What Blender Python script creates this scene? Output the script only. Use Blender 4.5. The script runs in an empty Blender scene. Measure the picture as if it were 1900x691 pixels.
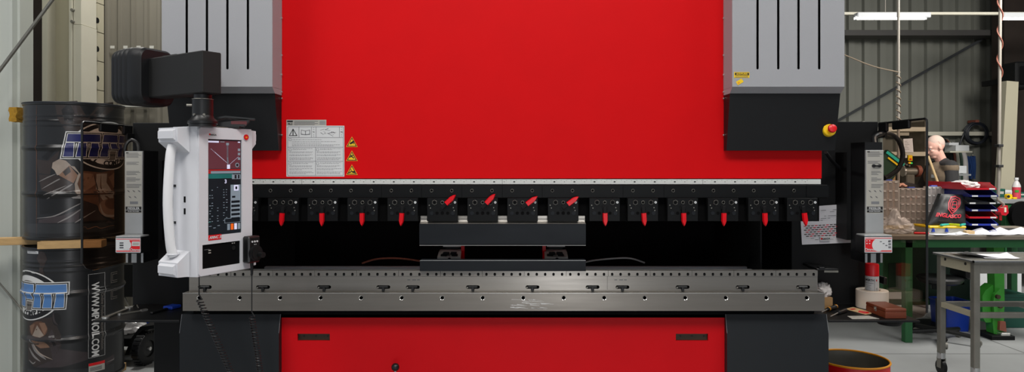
import bpy, bmesh, math, random
from mathutils import Vector, Matrix, noise
from mathutils.geometry import tessellate_polygon
random.seed(7)
PI = math.pi
scene = bpy.context.scene
COL = scene.collection
F, CX, CY, H = 1267.0, 950.0, 302.0, 1.48      # focal length in px, principal point, eye height

def X(px, Y): return (px - CX) / F * Y
def Z(py, Y): return H - (py - CY) / F * Y
def P(px, py, Y): return Vector((X(px, Y), Y, Z(py, Y)))

# ------------------------------------------------------------------ materials
def lin(c):
    return tuple(((v / 255) / 12.92 if v / 255 <= .04045 else ((v / 255 + .055) / 1.055) ** 2.4) for v in c) + (1,)

def mat(name, col, rough=.5, metal=0, var=.06, vscale=6, bump=0, bscale=200, emit=0, alpha_mix=None, spec=.5,
        stretch=None, col2=None, coat=0, rvar=0):
    m = bpy.data.materials.new(name); m.use_nodes = True
    nt = m.node_tree; N = nt.nodes; L = nt.links
    b = N['Principled BSDF']
    b.inputs['Roughness'].default_value = rough
    b.inputs['Metallic'].default_value = metal
    b.inputs['Specular IOR Level'].default_value = spec
    if coat: b.inputs['Coat Weight'].default_value = coat
    tc = N.new('ShaderNodeTexCoord'); mp = N.new('ShaderNodeMapping')
    if stretch: mp.inputs['Scale'].default_value = stretch
    L.new(tc.outputs['Object'], mp.inputs['Vector'])
    n = N.new('ShaderNodeTexNoise'); n.inputs['Scale'].default_value = vscale; n.inputs['Detail'].default_value = 4
    L.new(mp.outputs[0], n.inputs['Vector'])
    mx = N.new('ShaderNodeMix'); mx.data_type = 'RGBA'
    c = lin(col); c2 = lin(col2) if col2 else tuple(v * (1 - 2.2 * var) for v in c[:3]) + (1,)
    mx.inputs['A'].default_value = c if col2 else tuple(min(1, v * (1 + var)) for v in c[:3]) + (1,)
    mx.inputs['B'].default_value = c2
    L.new(n.outputs['Fac'], mx.inputs['Factor'])
    L.new(mx.outputs['Result'], b.inputs['Base Color'])
    if rvar:
        mr = N.new('ShaderNodeMapRange'); mr.inputs['To Min'].default_value = max(0, rough - rvar); mr.inputs['To Max'].default_value = rough + rvar
        L.new(n.outputs['Fac'], mr.inputs['Value']); L.new(mr.outputs[0], b.inputs['Roughness'])
    if bump:
        n2 = N.new('ShaderNodeTexNoise'); n2.inputs['Scale'].default_value = bscale; n2.inputs['Detail'].default_value = 2
        L.new(mp.outputs[0], n2.inputs['Vector'])
        bp = N.new('ShaderNodeBump'); bp.inputs['Strength'].default_value = bump; bp.inputs['Distance'].default_value = .002
        L.new(n2.outputs['Fac'], bp.inputs['Height']); L.new(bp.outputs[0], b.inputs['Normal'])
    if emit:
        L.new(mx.outputs['Result'], b.inputs['Emission Color']); b.inputs['Emission Strength'].default_value = emit
    if alpha_mix is not None:
        out = N['Material Output']; t = N.new('ShaderNodeBsdfTransparent'); ms = N.new('ShaderNodeMixShader')
        t.inputs[0].default_value = lin(alpha_mix[1]); ms.inputs[0].default_value = alpha_mix[0]
        L.new(b.outputs[0], ms.inputs[1]); L.new(t.outputs[0], ms.inputs[2]); L.new(ms.outputs[0], out.inputs[0])
    return m

def glass_mat(name, tint, gloss=.09):
    m = bpy.data.materials.new(name); m.use_nodes = True
    nt = m.node_tree; N = nt.nodes; L = nt.links; N.clear()
    out = N.new('ShaderNodeOutputMaterial'); t = N.new('ShaderNodeBsdfTransparent'); g = N.new('ShaderNodeBsdfGlossy')
    lw = N.new('ShaderNodeLayerWeight'); lw.inputs['Blend'].default_value = .5      # Schlick: .04 + .96 * (1 - cos) ^ 5
    p5 = N.new('ShaderNodeMath'); p5.operation = 'POWER'; p5.inputs[1].default_value = 5; L.new(lw.outputs['Facing'], p5.inputs[0])
    f = N.new('ShaderNodeMath'); f.operation = 'MULTIPLY_ADD'; f.inputs[1].default_value = .94; f.inputs[2].default_value = .04; L.new(p5.outputs[0], f.inputs[0])
    tc = N.new('ShaderNodeTexCoord'); n = N.new('ShaderNodeTexNoise'); n.inputs['Scale'].default_value = 3
    mx = N.new('ShaderNodeMix'); mx.data_type = 'RGBA'
    c = lin(tint); mx.inputs['A'].default_value = c; mx.inputs['B'].default_value = tuple(v * .94 for v in c[:3]) + (1,)
    L.new(tc.outputs['Object'], n.inputs['Vector']); L.new(n.outputs['Fac'], mx.inputs['Factor']); L.new(mx.outputs['Result'], t.inputs[0])
    g.inputs['Roughness'].default_value = .02
    ms = N.new('ShaderNodeMixShader')
    L.new(f.outputs[0], ms.inputs[0]); L.new(t.outputs[0], ms.inputs[1]); L.new(g.outputs[0], ms.inputs[2]); L.new(ms.outputs[0], out.inputs[0])
    return m

def floor_mat():
    m = mat('concrete_floor', (150, 152, 152), .62, var=.10, vscale=2.2, bump=.15, bscale=90)
    nt = m.node_tree; N = nt.nodes; L = nt.links; b = N['Principled BSDF']
    src = b.inputs['Base Color'].links[0].from_socket
    tc = N.new('ShaderNodeTexCoord'); sp = N.new('ShaderNodeSeparateXYZ'); L.new(tc.outputs['Object'], sp.inputs[0])
    masks = []
    for ax, o, w in ((0, 3.98, .007), (1, 5.28, .006)):
        a = N.new('ShaderNodeMath'); a.operation = 'SUBTRACT'; a.inputs[1].default_value = o; L.new(sp.outputs[ax], a.inputs[0])
        p = N.new('ShaderNodeMath'); p.operation = 'PINGPONG'; p.inputs[1].default_value = 1.75; L.new(a.outputs[0], p.inputs[0])
        l = N.new('ShaderNodeMath'); l.operation = 'LESS_THAN'; l.inputs[1].default_value = w; L.new(p.outputs[0], l.inputs[0]); masks.append(l)
    mxm = N.new('ShaderNodeMath'); mxm.operation = 'MAXIMUM'; L.new(masks[0].outputs[0], mxm.inputs[0]); L.new(masks[1].outputs[0], mxm.inputs[1])
    mx = N.new('ShaderNodeMix'); mx.data_type = 'RGBA'; L.new(mxm.outputs[0], mx.inputs['Factor']); L.new(src, mx.inputs['A'])
    mx.inputs['B'].default_value = lin((92, 93, 92)); L.new(mx.outputs['Result'], b.inputs['Base Color'])
    return m

M = {}
def mk(k, *a, **kw): M[k] = mat(k, *a, **kw)
mk('red_paint', (203, 3, 10), .55, var=.03, bump=.12, bscale=420, spec=.12)
mk('red_apron', (200, 2, 15), .5, var=.03, bump=.06, bscale=300, spec=.18)
mk('grey_paint', (156, 157, 161), .5, var=.05, vscale=300, bump=.25, bscale=600)
mk('dark_paint', (17, 18, 20), .5, spec=.3, var=.05, bump=.2, bscale=500)
mk('charcoal_paint', (25, 28, 31), .45, spec=.3, var=.06, bump=.1, bscale=500)
mk('black_steel', (15, 15, 16), .5, spec=.2, var=.1, vscale=20)
mk('black_oxide', (13, 14, 15), .42, spec=.16, var=.12, vscale=14)
mk('void_black', (7, 7, 8), .8, var=.1, spec=.1)
mk('panel_black', (14, 15, 16), .6, spec=.25, var=.1, vscale=3)
mk('black_plastic', (16, 17, 18), .4, var=.08, vscale=25)
mk('matte_black_plastic', (34, 34, 34), .6, spec=.25, var=.06, bump=.2, bscale=700)
mk('rubber', (18, 19, 21), .5, spec=.35, var=.1, vscale=10)
mk('steel', (150, 146, 140), .34, metal=.95, var=.10, vscale=9, stretch=(.25, 1, 5), rvar=.07, bump=.04, bscale=60)
mk('bed_steel', (138, 133, 126), .38, metal=.95, var=.12, vscale=7, stretch=(.3, 1, 4), rvar=.08, bump=.05, bscale=80)
mk('bright_steel', (225, 224, 220), .25, metal=.85, var=.05)
mk('scratch_steel', (228, 228, 226), .45, metal=.5, var=.05)
mk('tool_black', (27, 30, 34), .42, spec=.16, var=.12, vscale=9, stretch=(.5, 1, 2), rvar=.06)
mk('alu', (188, 190, 190), .42, metal=.6, var=.05, vscale=20)
mk('dull_metal', (140, 138, 130), .45, metal=.6, var=.18, vscale=11)
mk('scale_white', (205, 206, 202), .45, var=.04)
mk('ink', (24, 24, 26), .6, var=.05)
mk('soft_ink', (120, 122, 126), .6, var=.05)
mk('mid_ink', (78, 80, 86), .6, var=.05)
mk('lever_red', (214, 8, 24), .3, spec=.25, var=.06, vscale=30)
mk('pure_red', (216, 20, 30), .35, var=.05)
mk('sticker_white', (206, 208, 209), .5, var=.03)
mk('sticker_grey', (172, 170, 162), .5, var=.04)
mk('yellow', (236, 196, 18), .45, var=.05)
mk('amber', (230, 150, 20), .45, var=.05)
mk('pendant_white', (212, 213, 218), .42, var=.025, bump=.08, bscale=500)
mk('handle_white', (228, 228, 230), .38, var=.02)
mk('tray_black', (17, 18, 19), .45, spec=.3, var=.15, vscale=9)
mk('pallet_wood', (196, 160, 108), .65, var=.16, vscale=9, stretch=(1, 6, 8))
mk('box_wood', (112, 52, 30), .38, var=.22, vscale=7, stretch=(1, 8, 8))
mk('paper', (226, 226, 230), .7, var=.02)
mk('cream_roll', (224, 214, 200), .75, var=.03)
mk('card_buff', (206, 176, 130), .7, var=.08)
mk('cardboard', (168, 132, 88), .75, var=.08)
mk('cloth_white', (218, 212, 208), .85, var=.05, bump=.3, bscale=120)
mk('cream_paint', (176, 170, 148), .6, var=.05, vscale=3)
mk('cream_light', (205, 201, 184), .6, var=.04)
mk('white_sheet', (186, 190, 182), .55, var=.08, vscale=5, stretch=(1, 1, .15))
mk('door_grey', (116, 112, 101), .45, var=.10, vscale=4, stretch=(1, 1, .2))
mk('door_print', (190, 190, 182), .6)
mk('brown_dark', (44, 33, 26), .8, var=.2, vscale=9)
mk('wall_grey', (120, 121, 112), .55, var=.10, vscale=3, stretch=(1, 1, .15))
mk('ceiling_dark', (40, 39, 37), .8, var=.1)
mk('beam_dark', (62, 60, 58), .6, var=.1)
mk('brace_blue', (62, 64, 66), .5)
mk('lamp_and_glint_white', (215, 218, 220), .5)
mk('bench_green', (32, 92, 50), .5, var=.14, vscale=5)
mk('dark_green', (20, 58, 36), .55, var=.12, vscale=5)
mk('vivid_green', (54, 142, 44), .42, var=.12, vscale=14)
mk('crate_green', (20, 82, 68), .5, var=.08)
mk('bench_top', (120, 112, 100), .6, var=.15, vscale=8)
mk('tray_blue', (34, 50, 150), .35, var=.08)
mk('tray_navy', (26, 34, 104), .4, var=.08)
mk('tray_red', (186, 26, 40), .35, var=.08)
mk('bin_blue', (22, 58, 160), .4, var=.08)
mk('bag_black', (26, 27, 29), .55, var=.15, vscale=14, bump=.3, bscale=40)
mk('bag_red', (214, 44, 62), .5)
mk('skin', (228, 176, 158), .55, var=.05, vscale=18)
mk('stubble', (206, 180, 166), .8, var=.08, vscale=120)
mk('sweater', (112, 96, 78), .9, var=.1, vscale=30, bump=.4, bscale=150)
mk('sleeve', (44, 43, 44), .9, var=.1, vscale=30, bump=.4, bscale=150)
mk('trousers', (44, 46, 56), .85, var=.1, vscale=12)
mk('shoe', (30, 28, 26), .6)
mk('clear', (225, 222, 220), .25, var=.02, alpha_mix=(.8, (240, 236, 234)))
mk('clear_rib', (222, 220, 218), .3, var=.02, alpha_mix=(.25, (240, 240, 240)))
mk('wrap', (232, 230, 230), .15, var=.02, alpha_mix=(.5, (240, 240, 240)))
mk('teal', (40, 176, 158), .45)
mk('lime', (186, 206, 30), .45)
mk('sponge', (176, 132, 34), .9, var=.25, vscale=40, bump=.8, bscale=120)
mk('conduit', (146, 140, 130), .5, metal=.2, var=.08)
mk('rope', (130, 116, 98), .7, var=.1, vscale=40)
mk('cable_brown', (134, 76, 60), .6)
mk('cable_black', (24, 25, 27), .42)
mk('hose', (34, 38, 46), .5)
mk('blue_cloth', (26, 62, 118), .85, var=.15)
mk('screen_red', (92, 50, 58), .25, emit=.35, var=.1, vscale=3)
mk('screen_dark', (22, 28, 34), .2, emit=.35, var=.2, vscale=9)
mk('screen_teal', (30, 96, 92), .2, emit=.45, var=.2, vscale=9)
mk('screen_grey', (118, 130, 140), .2, emit=.45)
mk('screen_light', (200, 200, 225), .2, emit=.6)
mk('screen_crimson', (150, 34, 36), .2, emit=.4)
mk('screen_orange', (220, 96, 30), .2, emit=.5)
mk('lamp_red', (226, 30, 20), .3, emit=.8)
mk('lamp_yellow', (250, 190, 40), .3, emit=.8)
mk('lamp_green', (60, 220, 110), .3, emit=.8)
mk('logo_blue', (28, 34, 96), .35, var=.12, vscale=9)
mk('logo_sky', (82, 130, 190), .35, var=.15, vscale=12)
mk('logo_white', (214, 214, 212), .4)
mk('logo_black', (18, 18, 20), .4)
mk('logo_grey', (112, 106, 100), .4, var=.15, vscale=14)
mk('drink_red', (212, 78, 92), .2, alpha_mix=(.2, (240, 120, 130)))
mk('recess_brown', (74, 62, 48), .5, metal=.4, var=.2)
mk('drum', (33, 34, 36), .3, var=.25, vscale=5, bump=.05, bscale=30)
for k_, c_ in (('art_cream', (158, 144, 132)), ('art_tan', (132, 100, 80)), ('art_brown', (98, 68, 52)), ('art_dark', (54, 45, 42)), ('art_plum', (62, 54, 56)), ('art_line', (132, 128, 126)), ('art_band', (46, 48, 50)), ('art_black', (22, 21, 22))):
    mk(k_, c_, .3, var=.22, vscale=13)
mk('recess_red', (90, 12, 14), .2)
mk('gauge_steel', (200, 196, 188), .4, metal=.15, var=.12, vscale=20)
mk('amber_cable', (190, 110, 84), .6, var=.3, vscale=60)
mk('floor_dark', (40, 42, 42), .6)
M['floor'] = floor_mat()
M['tint'] = glass_mat('tinted_pane', (240, 229, 220))
M['tint_left'] = glass_mat('tinted_pane_warm', (224, 207, 194))
def tube_emit():
    m = bpy.data.materials.new('fluorescent_tube'); m.use_nodes = True
    b = m.node_tree.nodes['Principled BSDF']; b.inputs['Emission Color'].default_value = (1, .96, .86, 1); b.inputs['Emission Strength'].default_value = 9
    return m
M['tube'] = tube_emit()

def brushed(m, an=.85):     # brushed along x: reflections smear up and down
    N = m.node_tree.nodes; L = m.node_tree.links; b = N['Principled BSDF']; b.inputs['Anisotropic'].default_value = an
    c = N.new('ShaderNodeCombineXYZ'); c.inputs[2].default_value = 1; L.new(c.outputs[0], b.inputs['Tangent'])
brushed(M['steel']); brushed(M['bed_steel'], .7)

# ------------------------------------------------------------------ mesh builder
class MB:
    def __init__(s): s.v = []; s.f = []; s.mi = []; s.mats = []
    def idx(s, m):
        m = M[m] if isinstance(m, str) else m
        if m not in s.mats: s.mats.append(m)
        return s.mats.index(m)
    def add(s, vs, fs, m, mtx=None):
        o = len(s.v); k = s.idx(m)
        s.v += [(mtx @ Vector(v)) if mtx is not None else Vector(v) for v in vs]
        s.f += [tuple(i + o for i in f) for f in fs]; s.mi += [k] * len(fs)
        return s
    def addbm(s, bm, m, mtx=None):
        bm.verts.index_update()
        s.add([v.co.copy() for v in bm.verts], [[v.index for v in f.verts] for f in bm.faces], m, mtx); bm.free(); return s
    def box(s, x0, x1, y0, y1, z0, z1, m, bev=0, mtx=None, seg=1):
        bm = bmesh.new(); bmesh.ops.create_cube(bm, size=1)
        for v in bm.verts: v.co = Vector(((x0 + x1) / 2 + v.co.x * (x1 - x0), (y0 + y1) / 2 + v.co.y * (y1 - y0), (z0 + z1) / 2 + v.co.z * (z1 - z0)))
        if bev: bmesh.ops.bevel(bm, geom=bm.edges[:], offset=bev, segments=seg, profile=.5, affect='EDGES')
        return s.addbm(bm, m, mtx)
    def cyl(s, p0, p1, r0, m, r1=None, n=20, caps=True, mtx=None):
        r1 = r0 if r1 is None else r1
        p0 = Vector(p0); p1 = Vector(p1); d = (p1 - p0).normalized()
        a = d.orthogonal().normalized(); b = d.cross(a)
        vs = []
        for p, r in ((p0, r0), (p1, r1)):
            for i in range(n):
                t = 2 * PI * (i + .5) / n; vs.append(p + (a * math.cos(t) + b * math.sin(t)) * r)
        fs = [(i, (i + 1) % n, n + (i + 1) % n, n + i) for i in range(n)]
        if caps: fs += [tuple(range(n))[::-1], tuple(range(n, 2 * n))]
        return s.add(vs, fs, m, mtx)
    def tube(s, pts, r, m, n=10, closed=False, mtx=None):
        pts = [Vector(p) for p in pts]; N_ = len(pts); vs = []; a = None
        rr = r if isinstance(r, (list, tuple)) else [r] * N_
        for i, p in enumerate(pts):
            if closed: d = pts[(i + 1) % N_] - pts[i - 1]
            else: d = pts[min(i + 1, N_ - 1)] - pts[max(i - 1, 0)]
            d.normalize()
            a = d.orthogonal().normalized() if a is None else (a - d * a.dot(d)).normalized()
            b = d.cross(a)
            for k in range(n):
                t = 2 * PI * k / n; vs.append(p + (a * math.cos(t) + b * math.sin(t)) * rr[i])
        fs = []
        for i in range(N_ if closed else N_ - 1):
            j = (i + 1) % N_
            for k in range(n): fs.append((i * n + k, i * n + (k + 1) % n, j * n + (k + 1) % n, j * n + k))
        if not closed: fs += [tuple(range(n))[::-1], tuple(range((N_ - 1) * n, N_ * n))]
        return s.add(vs, fs, m, mtx)
    def lathe(s, prof, c, m, n=48, mtx=None, cap0=False, cap1=False):
        vs = []; k = len(prof)
        for i in range(n):
            t = 2 * PI * i / n
            for r, z in prof: vs.append((c[0] + r * math.cos(t), c[1] + r * math.sin(t), c[2] + z))
        fs = []
        for i in range(n):
            j = (i + 1) % n
            for q in range(k - 1): fs.append((i * k + q, j * k + q, j * k + q + 1, i * k + q + 1))
        if cap0: fs.append(tuple(i * k for i in range(n))[::-1])
        if cap1: fs.append(tuple(i * k + k - 1 for i in range(n)))
        return s.add(vs, fs, m, mtx)
    def prism(s, poly, d0, d1, m, plane='xz', mtx=None):
        def pt(a, b, d): return (a, d, b) if plane == 'xz' else ((d, a, b) if plane == 'yz' else (a, b, d))
        n = len(poly)
        vs = [pt(a, b, d0) for a, b in poly] + [pt(a, b, d1) for a, b in poly]
        fs = [tuple(range(n)), tuple(range(n, 2 * n))[::-1]] + [(i, (i + 1) % n, n + (i + 1) % n, n + i) for i in range(n)]
        return s.add(vs, fs, m, mtx)
    def plate(s, outer, holes, d0, d1, m, plane='xz', cham=0, mtx=None, hole_mat=None):
        """flat plate with real holes; cham widens each hole at the d0 face"""
        def pt(a, b, d): return (a, d, b) if plane == 'xz' else ((d, a, b) if plane == 'yz' else (a, b, d))
        def grow(h):
            if not cham: return h
            ca = sum(p[0] for p in h) / len(h); cb = sum(p[1] for p in h) / len(h)
            out = []
            for a, b in h:
                l = math.hypot(a - ca, b - cb); out.append((ca + (a - ca) * (l + cham) / l, cb + (b - cb) * (l + cham) / l))
            return out
        for d, hs in ((d0, [grow(h) for h in holes]), (d1, holes)):
            loops = [outer] + hs
            flat = [p for l in loops for p in l]
            tri = tessellate_polygon([[Vector((a, b, 0)) for a, b in l] for l in loops])
            s.add([pt(a, b, d) for a, b in flat], [tuple(t) for t in tri], m, mtx)
        n = len(outer)
        s.add([pt(a, b, d0) for a, b in outer] + [pt(a, b, d1) for a, b in outer], [(i, (i + 1) % n, n + (i + 1) % n, n + i) for i in range(n)], m, mtx)
        dm = d0 + cham * (1 if d1 > d0 else -1)
        for h in holes:
            n = len(h); g = grow(h)
            if cham:
                s.add([pt(a, b, d0) for a, b in g] + [pt(a, b, dm) for a, b in h], [(i, (i + 1) % n, n + (i + 1) % n, n + i) for i in range(n)], hole_mat or m, mtx)
            s.add([pt(a, b, dm) for a, b in h] + [pt(a, b, d1) for a, b in h], [(i, (i + 1) % n, n + (i + 1) % n, n + i) for i in range(n)], hole_mat or m, mtx)
        return s
    def quad(s, a, b, c, d, m, mtx=None): return s.add([a, b, c, d], [(0, 1, 2, 3)], m, mtx)
    def ball(s, c, r, m, n=20, sc=(1, 1, 1), mtx=None):
        bm = bmesh.new(); bmesh.ops.create_uvsphere(bm, u_segments=n, v_segments=n // 2, radius=r)
        for v in bm.verts: v.co = Vector((c[0] + v.co.x * sc[0], c[1] + v.co.y * sc[1], c[2] + v.co.z * sc[2]))
        return s.addbm(bm, m, mtx)
    def text(s, t, size, m, mtx, bold=0, depth=.0006, align='CENTER', sx=1, shear=0):
        cu = bpy.data.curves.new('lettering', 'FONT'); cu.body = t; cu.size = size; cu.align_x = align; cu.align_y = 'CENTER'
        cu.offset = bold; cu.extrude = depth / 2; cu.shear = shear; cu.resolution_u = 3
        ob = bpy.data.objects.new('lettering', cu); COL.objects.link(ob)
        me = bpy.data.meshes.new_from_object(ob.evaluated_get(bpy.context.evaluated_depsgraph_get()))
        s.add([Vector((v.co.x * sx, v.co.y, v.co.z)) for v in me.vertices], [tuple(p.vertices) for p in me.polygons], m, mtx)
        bpy.data.objects.remove(ob); bpy.data.curves.remove(cu); bpy.data.meshes.remove(me)
        return s
    def merge(s, o):
        k0 = len(s.v); s.v += o.v; s.f += [tuple(i + k0 for i in f) for f in o.f]; s.mi += [s.idx(o.mats[i]) for i in o.mi]; return s
    def slice_grid(s, step, axes=(0, 1)):
        bm = bmesh.new(); vv = [bm.verts.new(v) for v in s.v]; bm.verts.ensure_lookup_table()
        for f, k in zip(s.f, s.mi):
            try: bf = bm.faces.new([vv[i] for i in f]); bf.material_index = k
            except ValueError: pass
        for ax in axes:
            lo = min(v[ax] for v in s.v); hi = max(v[ax] for v in s.v); t = lo + step
            while t < hi:
                no = Vector((0, 0, 0)); no[ax] = 1; co = no * t
                bmesh.ops.bisect_plane(bm, geom=bm.verts[:] + bm.edges[:] + bm.faces[:], plane_co=co, plane_no=no)
                t += step
        bm.verts.index_update()
        s.v = [v.co.copy() for v in bm.verts]; s.f = [tuple(v.index for v in f.verts) for f in bm.faces]; s.mi = [f.material_index for f in bm.faces]
        bm.free(); return s
    def map(s, fn): s.v = [Vector(fn(v)) for v in s.v]; return s
    def build(s, name, parent=None, local=False, **tags):
        inv = None; loc = Vector((0, 0, 0))
        if parent is not None:
            if not local: inv = INV[parent.name]
        elif not local and tags.get('kind') != 'structure':
            lo = [min(v[i] for v in s.v) for i in range(3)]; hi = [max(v[i] for v in s.v) for i in range(3)]
            loc = Vector(((lo[0] + hi[0]) / 2, (lo[1] + hi[1]) / 2, lo[2])); inv = Matrix.Translation(-loc)
        me = bpy.data.meshes.new(name)
        me.from_pydata([(inv @ v) if inv is not None else v for v in s.v], [], s.f)
        for m in s.mats: me.materials.append(m)
        me.polygons.foreach_set('material_index', s.mi)
        bm = bmesh.new(); bm.from_mesh(me)
        bmesh.ops.remove_doubles(bm, verts=bm.verts, dist=1e-6)
        bmesh.ops.recalc_face_normals(bm, faces=bm.faces)
        for f in bm.faces: f.smooth = True
        for e in bm.edges:
            if len(e.link_faces) != 2 or e.calc_face_angle(0) > .56: e.smooth = False
        bm.to_mesh(me); bm.free()
        o = bpy.data.objects.new(name, me); COL.objects.link(o); o.location = loc
        if parent is not None: o.parent = parent; INV[o.name] = INV[parent.name]
        else: INV[o.name] = Matrix.Translation(-loc)
        for k, v in tags.items(): o[k] = v
        return o

INV = {}
def thing(name, label, cat, loc, rotz=0, group=None):
    o = bpy.data.objects.new(name, None); COL.objects.link(o); o.empty_display_size = .1
    o.location = loc; o.rotation_euler = (0, 0, rotz)
    INV[o.name] = (Matrix.Translation(Vector(loc)) @ Matrix.Rotation(rotz, 4, 'Z')).inverted()
    o['label'] = label; o['category'] = cat
    if group: o['group'] = group
    return o
def dup(root, loc, label=None, parent=None, rotz=None):
    r = root.copy(); COL.objects.link(r); r.location = loc
    if rotz is not None: r.rotation_euler = (0, 0, rotz)
    if parent: r.parent = parent
    if label: r['label'] = label
    INV[r.name] = INV[root.name]
    for ch in root.children:
        c = ch.copy(); COL.objects.link(c); c.parent = r
        for g in ch.children:
            d = g.copy(); COL.objects.link(d); d.parent = c
    return r
def circ(cx, cz, r, n=16): return [(cx + r * math.cos(2 * PI * i / n), cz + r * math.sin(2 * PI * i / n)) for i in range(n)]
def rect(x0, x1, z0, z1): return [(x0, z0), (x1, z0), (x1, z1), (x0, z1)]
def rrect(x0, x1, z0, z1, r, n=5):
    out = []
    for cx, cz, a in ((x1 - r, z0 + r, -90), (x1 - r, z1 - r, 0), (x0 + r, z1 - r, 90), (x0 + r, z0 + r, 180)):
        for i in range(n + 1):
            t = math.radians(a + 90 * i / n); out.append((cx + r * math.cos(t), cz + r * math.sin(t)))
    return out
def capsule_slot(cx, z0, z1, r): return rrect(cx - r, cx + r, z0, z1, r * .98, 4)
RX = Matrix.Rotation(PI / 2, 4, 'X')                       # text plane -> facing -Y
def face(x, y, z, ang=0): return Matrix.Translation((x, y, z)) @ Matrix.Rotation(ang, 4, 'Y') @ RX
def spline(pts, n=8):
    pts = [Vector(p) for p in pts]; out = []
    for i in range(len(pts) - 1):
        p0 = pts[max(i - 1, 0)]; p1 = pts[i]; p2 = pts[i + 1]; p3 = pts[min(i + 2, len(pts) - 1)]
        for k in range(n):
            t = k / n
            out.append(.5 * ((2 * p1) + (p2 - p0) * t + (2 * p0 - 5 * p1 + 4 * p2 - p3) * t * t + (3 * p1 - p0 - 3 * p2 + p3) * t ** 3))
    return out + [pts[-1]]

# ================================================================== SETTING
S = dict(kind='structure')
MB().box(-8, 10, -8, 10.6, -.2, 0, 'floor').build('floor', **S)
b = MB().box(-8, 10, -8, 10.6, 5.2, 5.3, 'ceiling_dark'); b.build('ceiling', **S)

def corrugated(x0, x1, y, z0, z1, pitch, depth, m, flat=.55):
    b = MB(); x = x0; pts = []
    while x < x1:
        pts += [(x, y), (x + pitch * flat, y), (x + pitch * (flat + .08), y - depth), (x + pitch * .92, y - depth)]
        x += pitch
    pts = [(min(p[0], x1), p[1]) for p in pts] + [(x1, y)]
    n = len(pts)
    vs = [(p[0], p[1], z) for z in (z0, z1) for p in pts] + [(p[0], y + .06, z) for z in (z0, z1) for p in pts]
    fs = [(i, i + 1, n + i + 1, n + i) for i in range(n - 1)] + [(2 * n + i, 3 * n + i, 3 * n + i + 1, 2 * n + i + 1) for i in range(n - 1)]
    return b.add(vs, fs, m)
WB = 10.3
corrugated(-8, 10, WB, 0, 5.2, .235, .05, 'wall_grey', flat=.48).build('wall_back', **S)
MB().box(8.6, 8.7, -3, 10.6, 0, 5.2, 'wall_grey').build('wall_right', **S)
# fluted white sheet wall close on the left
b = MB(); pts = []
xr = X(43, 4.75); x = -5.4
while x < xr - .01:
    pts += [(x, 4.75), (min(x + .085, xr), 4.75), (min(x + .1, xr), 4.72), (min(x + .125, xr), 4.72)]; x += .14
pts.append((xr, 4.75)); n = len(pts)
b.add([(p[0], p[1], z) for z in (0, 5.2) for p in pts] + [(p[0], 4.85, z) for z in (0, 5.2) for p in pts],
      [(i, i + 1, n + i + 1, n + i) for i in range(n - 1)] + [(2 * n + i, 3 * n + i, 3 * n + i + 1, 2 * n + i + 1) for i in range(n - 1)] + [(n - 1, 3 * n - 1, 4 * n - 1, 2 * n - 1)], 'white_sheet')
b.build('wall_left', **S)
# dark brown infill between sheet wall and column
MB().box(-5.4, X(80, 6.0), 6.0, 6.1, 0, 5.2, 'brown_dark').build('trim_1', **S)
# cream steel column
b = MB(); Yc = 5.6
b.box(X(78, Yc), X(88, Yc), Yc, Yc + .22, 0, 5.2, 'cream_light')
b.box(X(88, Yc), X(130, Yc), Yc + .1, Yc + .12, 0, 5.2, 'cream_paint')
b.box(X(131, Yc), X(136, Yc), Yc - .02, Yc + .22, 0, 5.2, 'cream_light')
b.box(X(137.5, Yc), X(152, Yc), Yc - .01, Yc + .2, 0, Z(46, Yc), 'cream_light')
b.box(X(137.5, Yc), X(151, Yc), Yc - .005, Yc + .2, Z(45, Yc), 5.2, 'cream_light')
for z in (Z(41, Yc), Z(110, Yc) + .4): b.cyl((X(137, Yc), Yc - .03, z), (X(137, Yc), Yc, z), .012, 'dull_metal')
b.build('trim_2', **S)
# sectional jamb + dark door on the left
Yd = 6.5
jb = MB()
z = 0
while z < 5.1:
    jb.box(X(150, 6.35), X(181, 6.35), 6.35, 6.45, z, z + .263, 'cream_paint'); z += .27
jb.build('trim_3', **S)
dj = corrugated(X(181, Yd), -.4, Yd, 0, 5.2, .124, .03, 'door_grey', flat=.62)
dj.box(X(179, 6.42), X(184, 6.42), 6.36, 6.5, 0, 5.2, 'panel_black')
door = dj.build('door_1', **S)
z = Z(138, 6.35); k = 0
for py in (38, 91, 146):
    h = MB(); zz = Z(py, 6.3)
    h.cyl((X(168, 6.3), 6.3, zz), (X(181, 6.3), 6.3, zz), .027, 'panel_black', n=12)
    h.cyl((X(166, 6.3), 6.3, zz), (X(170, 6.3), 6.3, zz), .02, 'dull_metal', n=12)
    h.build('hinge', door)
pr = MB(); xx = X(188, Yd)
for i in range(9):
    pr.box(xx + i * .124 - .02, xx + i * .124 + .02, Yd - .0335, Yd - .0305, Z(91, Yd), Z(86, Yd), 'door_print')
pr.build('reflective_strip', door)
pr = MB()
pr.box(X(228, 6.4), X(280, 6.4), 6.38, 6.46, Z(199, 6.4), Z(196, 6.4), 'door_print')
pr.build('cross_bar', door)
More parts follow.
